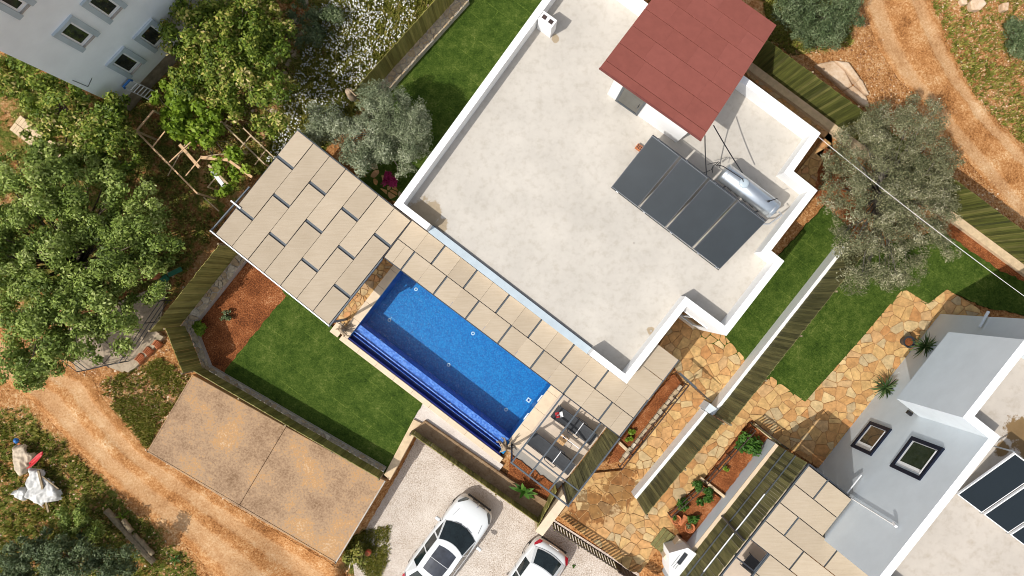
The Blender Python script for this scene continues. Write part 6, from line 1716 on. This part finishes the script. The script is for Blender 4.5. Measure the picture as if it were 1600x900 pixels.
# ------------------------------------------------------------------ uncountable cover: weeds, daisies, pebbles
def scatter(polys, n, seed, margin=0.0):
    r = np.random.RandomState(seed); out = []
    for pl, d in polys:
        a = np.array(pl); lo, hi = a.min(0), a.max(0); m_ = int(n * d); q = lo + r.rand(m_, 2) * (hi - lo)
        q = q[(np.abs(q[:, 0]) < 24.5) & (np.abs(q[:, 1]) < 14.5)]
        out.append(q[sdf(q[:, 0], q[:, 1], pl) < -margin])
    return np.concatenate(out)
lane_polys = [gp([(-80, 560), (0, 590), (45, 622), (110, 690), (200, 780), (290, 850), (345, 910), (400, 1000), (640, 1000), (530, 888), (380, 800), (228, 703), (175, 640), (140, 590), (60, 560), (-40, 480)])]
def tufts(name, label, pts, h, blades, mat, seed, cat, wd=.02):
    r = np.random.RandomState(seed); n = len(pts); m_ = n * blades
    z = ground_z(pts[:, 0], pts[:, 1]); base = np.repeat(np.stack([pts[:, 0], pts[:, 1], z], 1), blades, 0)
    hs = np.repeat(h * (.5 + r.rand(n)), blades)
    a = r.rand(m_) * 6.283; lean = .25 + .9 * r.rand(m_)
    d = np.stack([np.cos(a) * lean, np.sin(a) * lean, np.ones(m_)], 1) * hs[:, None]
    s_ = np.stack([-np.sin(a), np.cos(a), np.zeros(m_)], 1) * wd * (.6 + r.rand(m_))[:, None]
    b0 = base + np.stack([np.cos(a), np.sin(a), np.zeros(m_)], 1) * .03
    V = np.stack([b0 - s_, b0 + s_, base + d * .6 + s_ * .9, base + d], 1).reshape(-1, 3)
    F = np.arange(m_ * 4).reshape(m_, 4)
    rn = np.repeat(np.clip(np.repeat(r.rand(n), blades) * .7 + .3 * r.rand(m_), 0, 1), 4)
    o = link_mesh(name, np_mesh(name, V, F, {'rnd': rn}), LEAF[mat], None, (0, 0, 0)); return tag(o, label, cat, kind='stuff')
meadow = green_polys[0][0]
def keep(q, thr, seed):
    g = green_at(q[:, 0], q[:, 1]) + 1.6 * (fbm(q[:, 0] + seed, q[:, 1], 1.0, 3) - .5); return q[np.random.RandomState(int(seed * 7)).rand(len(q)) < 1 / (1 + np.exp(-(g - thr) * 5.0))]
allg = [(pl, 1.0) for pl, a in green_polys[1:]]
def off_lane(q): return q[sdf(q[:, 0], q[:, 1], lane_polys[0]) > .1]
q = off_lane(keep(scatter(allg, 6500, 71), .42, 3.))
tufts('wild_grass', 'wild grass and low weeds on the stony verges', q, .13, 5, 'weed', 72, 'weeds', .022)
q = scatter([(meadow, 1.0)], 9000, 73)
tufts('meadow_grass', 'tall meadow grass among the white daisies', q, .32, 5, 'weed', 74, 'weeds', .022)
q = keep(scatter([(meadow, 1.0)], 9500, 75, .25), .55, 8.); q = q[fbm(q[:, 0], q[:, 1], 1.6, 3) > .42]
r_ = np.random.RandomState(76); n_d = len(q); z_ = ground_z(q[:, 0], q[:, 1]) + .25 + .2 * r_.rand(n_d)
ang = np.arange(6) * math.pi / 3; rad_ = .022 + .020 * r_.rand(n_d)
ring = np.stack([q[:, 0, None] + np.cos(ang)[None] * rad_[:, None], q[:, 1, None] + np.sin(ang)[None] * rad_[:, None], z_[:, None] + .03 * r_.randn(n_d, 6)], 2).reshape(-1, 3)
tag(link_mesh('daisy_flowers', np_mesh('daisy_flowers', ring, np.arange(n_d * 6).reshape(n_d, 6), {'rnd': np.repeat(r_.rand(n_d), 6)}), LEAF['daisy'], None, (0, 0, 0)), 'white daisies flowering beside the green board fence', 'daisies', kind='stuff')
# leafy ground cover under and between the left hand trees
ug = gp([(-60, 90), (190, 175), (270, 110), (330, 20), (470, 20), (440, 190), (345, 340), (260, 470), (120, 430), (-60, 500)])
q = scatter([(ug, 1.0)], 2600, 81, .1); q = q[fbm(q[:, 0] + 5, q[:, 1], .55, 3) > .40]
zz = ground_z(q[:, 0], q[:, 1]) + .06
uo = leaves('undergrowth', LEAF['weed'], None, np.stack([q[:, 0], q[:, 1], zz], 1), np.full(len(q), .16), 26000, .09, 82, .5, up=1.0)
tag(uo, 'low leafy undergrowth between the left hand trees', 'undergrowth', kind='stuff')
# pebbles and clods
peb_polys = [(pl, 1.0) for pl, a in green_polys[2:6]] + [(gp([(1330, -20), (1700, -20), (1700, 400), (1480, 300), (1350, 150)]), 1.1), (gp([(1190, 40), (1360, 60), (1420, 160), (1560, 330), (1600, 400), (1340, 180)]), .6), (gp([(380, 200), (480, 100), (480, 0), (380, 30), (330, 300)]), .7), (gp([(300, 420), (400, 400), (440, 460), (350, 580), (310, 560)]), .35), (gp([(-80, 480), (300, 480), (260, 560), (100, 600), (-80, 600)]), .5)]
q = np.concatenate([scatter(peb_polys, 5200, 77), scatter([(lane_polys[0], 1.0)], 3500, 79)])
r_ = np.random.RandomState(78); n_p = len(q); base = np.array([(1, 0, 0), (0, 1, 0), (-1, 0, 0), (0, -1, 0), (.2, .1, .75)])
sz = .016 + .045 * r_.rand(n_p) ** 2.4
th_ = r_.rand(n_p) * 6.283; cth, sth = np.cos(th_), np.sin(th_)
B = base[None] * (.7 + .6 * r_.rand(n_p, 5, 1)) * sz[:, None, None]
X = B[..., 0] * cth[:, None] - B[..., 1] * sth[:, None] + q[:, 0, None]; Y = B[..., 0] * sth[:, None] + B[..., 1] * cth[:, None] + q[:, 1, None]
Z = B[..., 2] + ground_z(q[:, 0], q[:, 1])[:, None] + .01
Vp = np.stack([X, Y, Z], 2).reshape(-1, 3); o5 = (np.arange(n_p) * 5)[:, None, None]
Fp = (np.array([(0, 1, 4), (1, 2, 4), (2, 3, 4), (3, 0, 4)])[None] + o5).reshape(-1, 3)
M['pebble'] = leaf_mat('pebble_stone', [(0, (.20, .09, .04)), (.5, (.42, .22, .10)), (.85, (.56, .38, .22)), (1, (.64, .52, .38))], .0, .9)
tag(link_mesh('loose_stones', np_mesh('loose_stones', Vp, Fp, {'rnd': np.repeat(r_.rand(n_p), 5)}), M['pebble'], None, (0, 0, 0)), 'loose stones scattered over the orange earth', 'stones', kind='stuff')
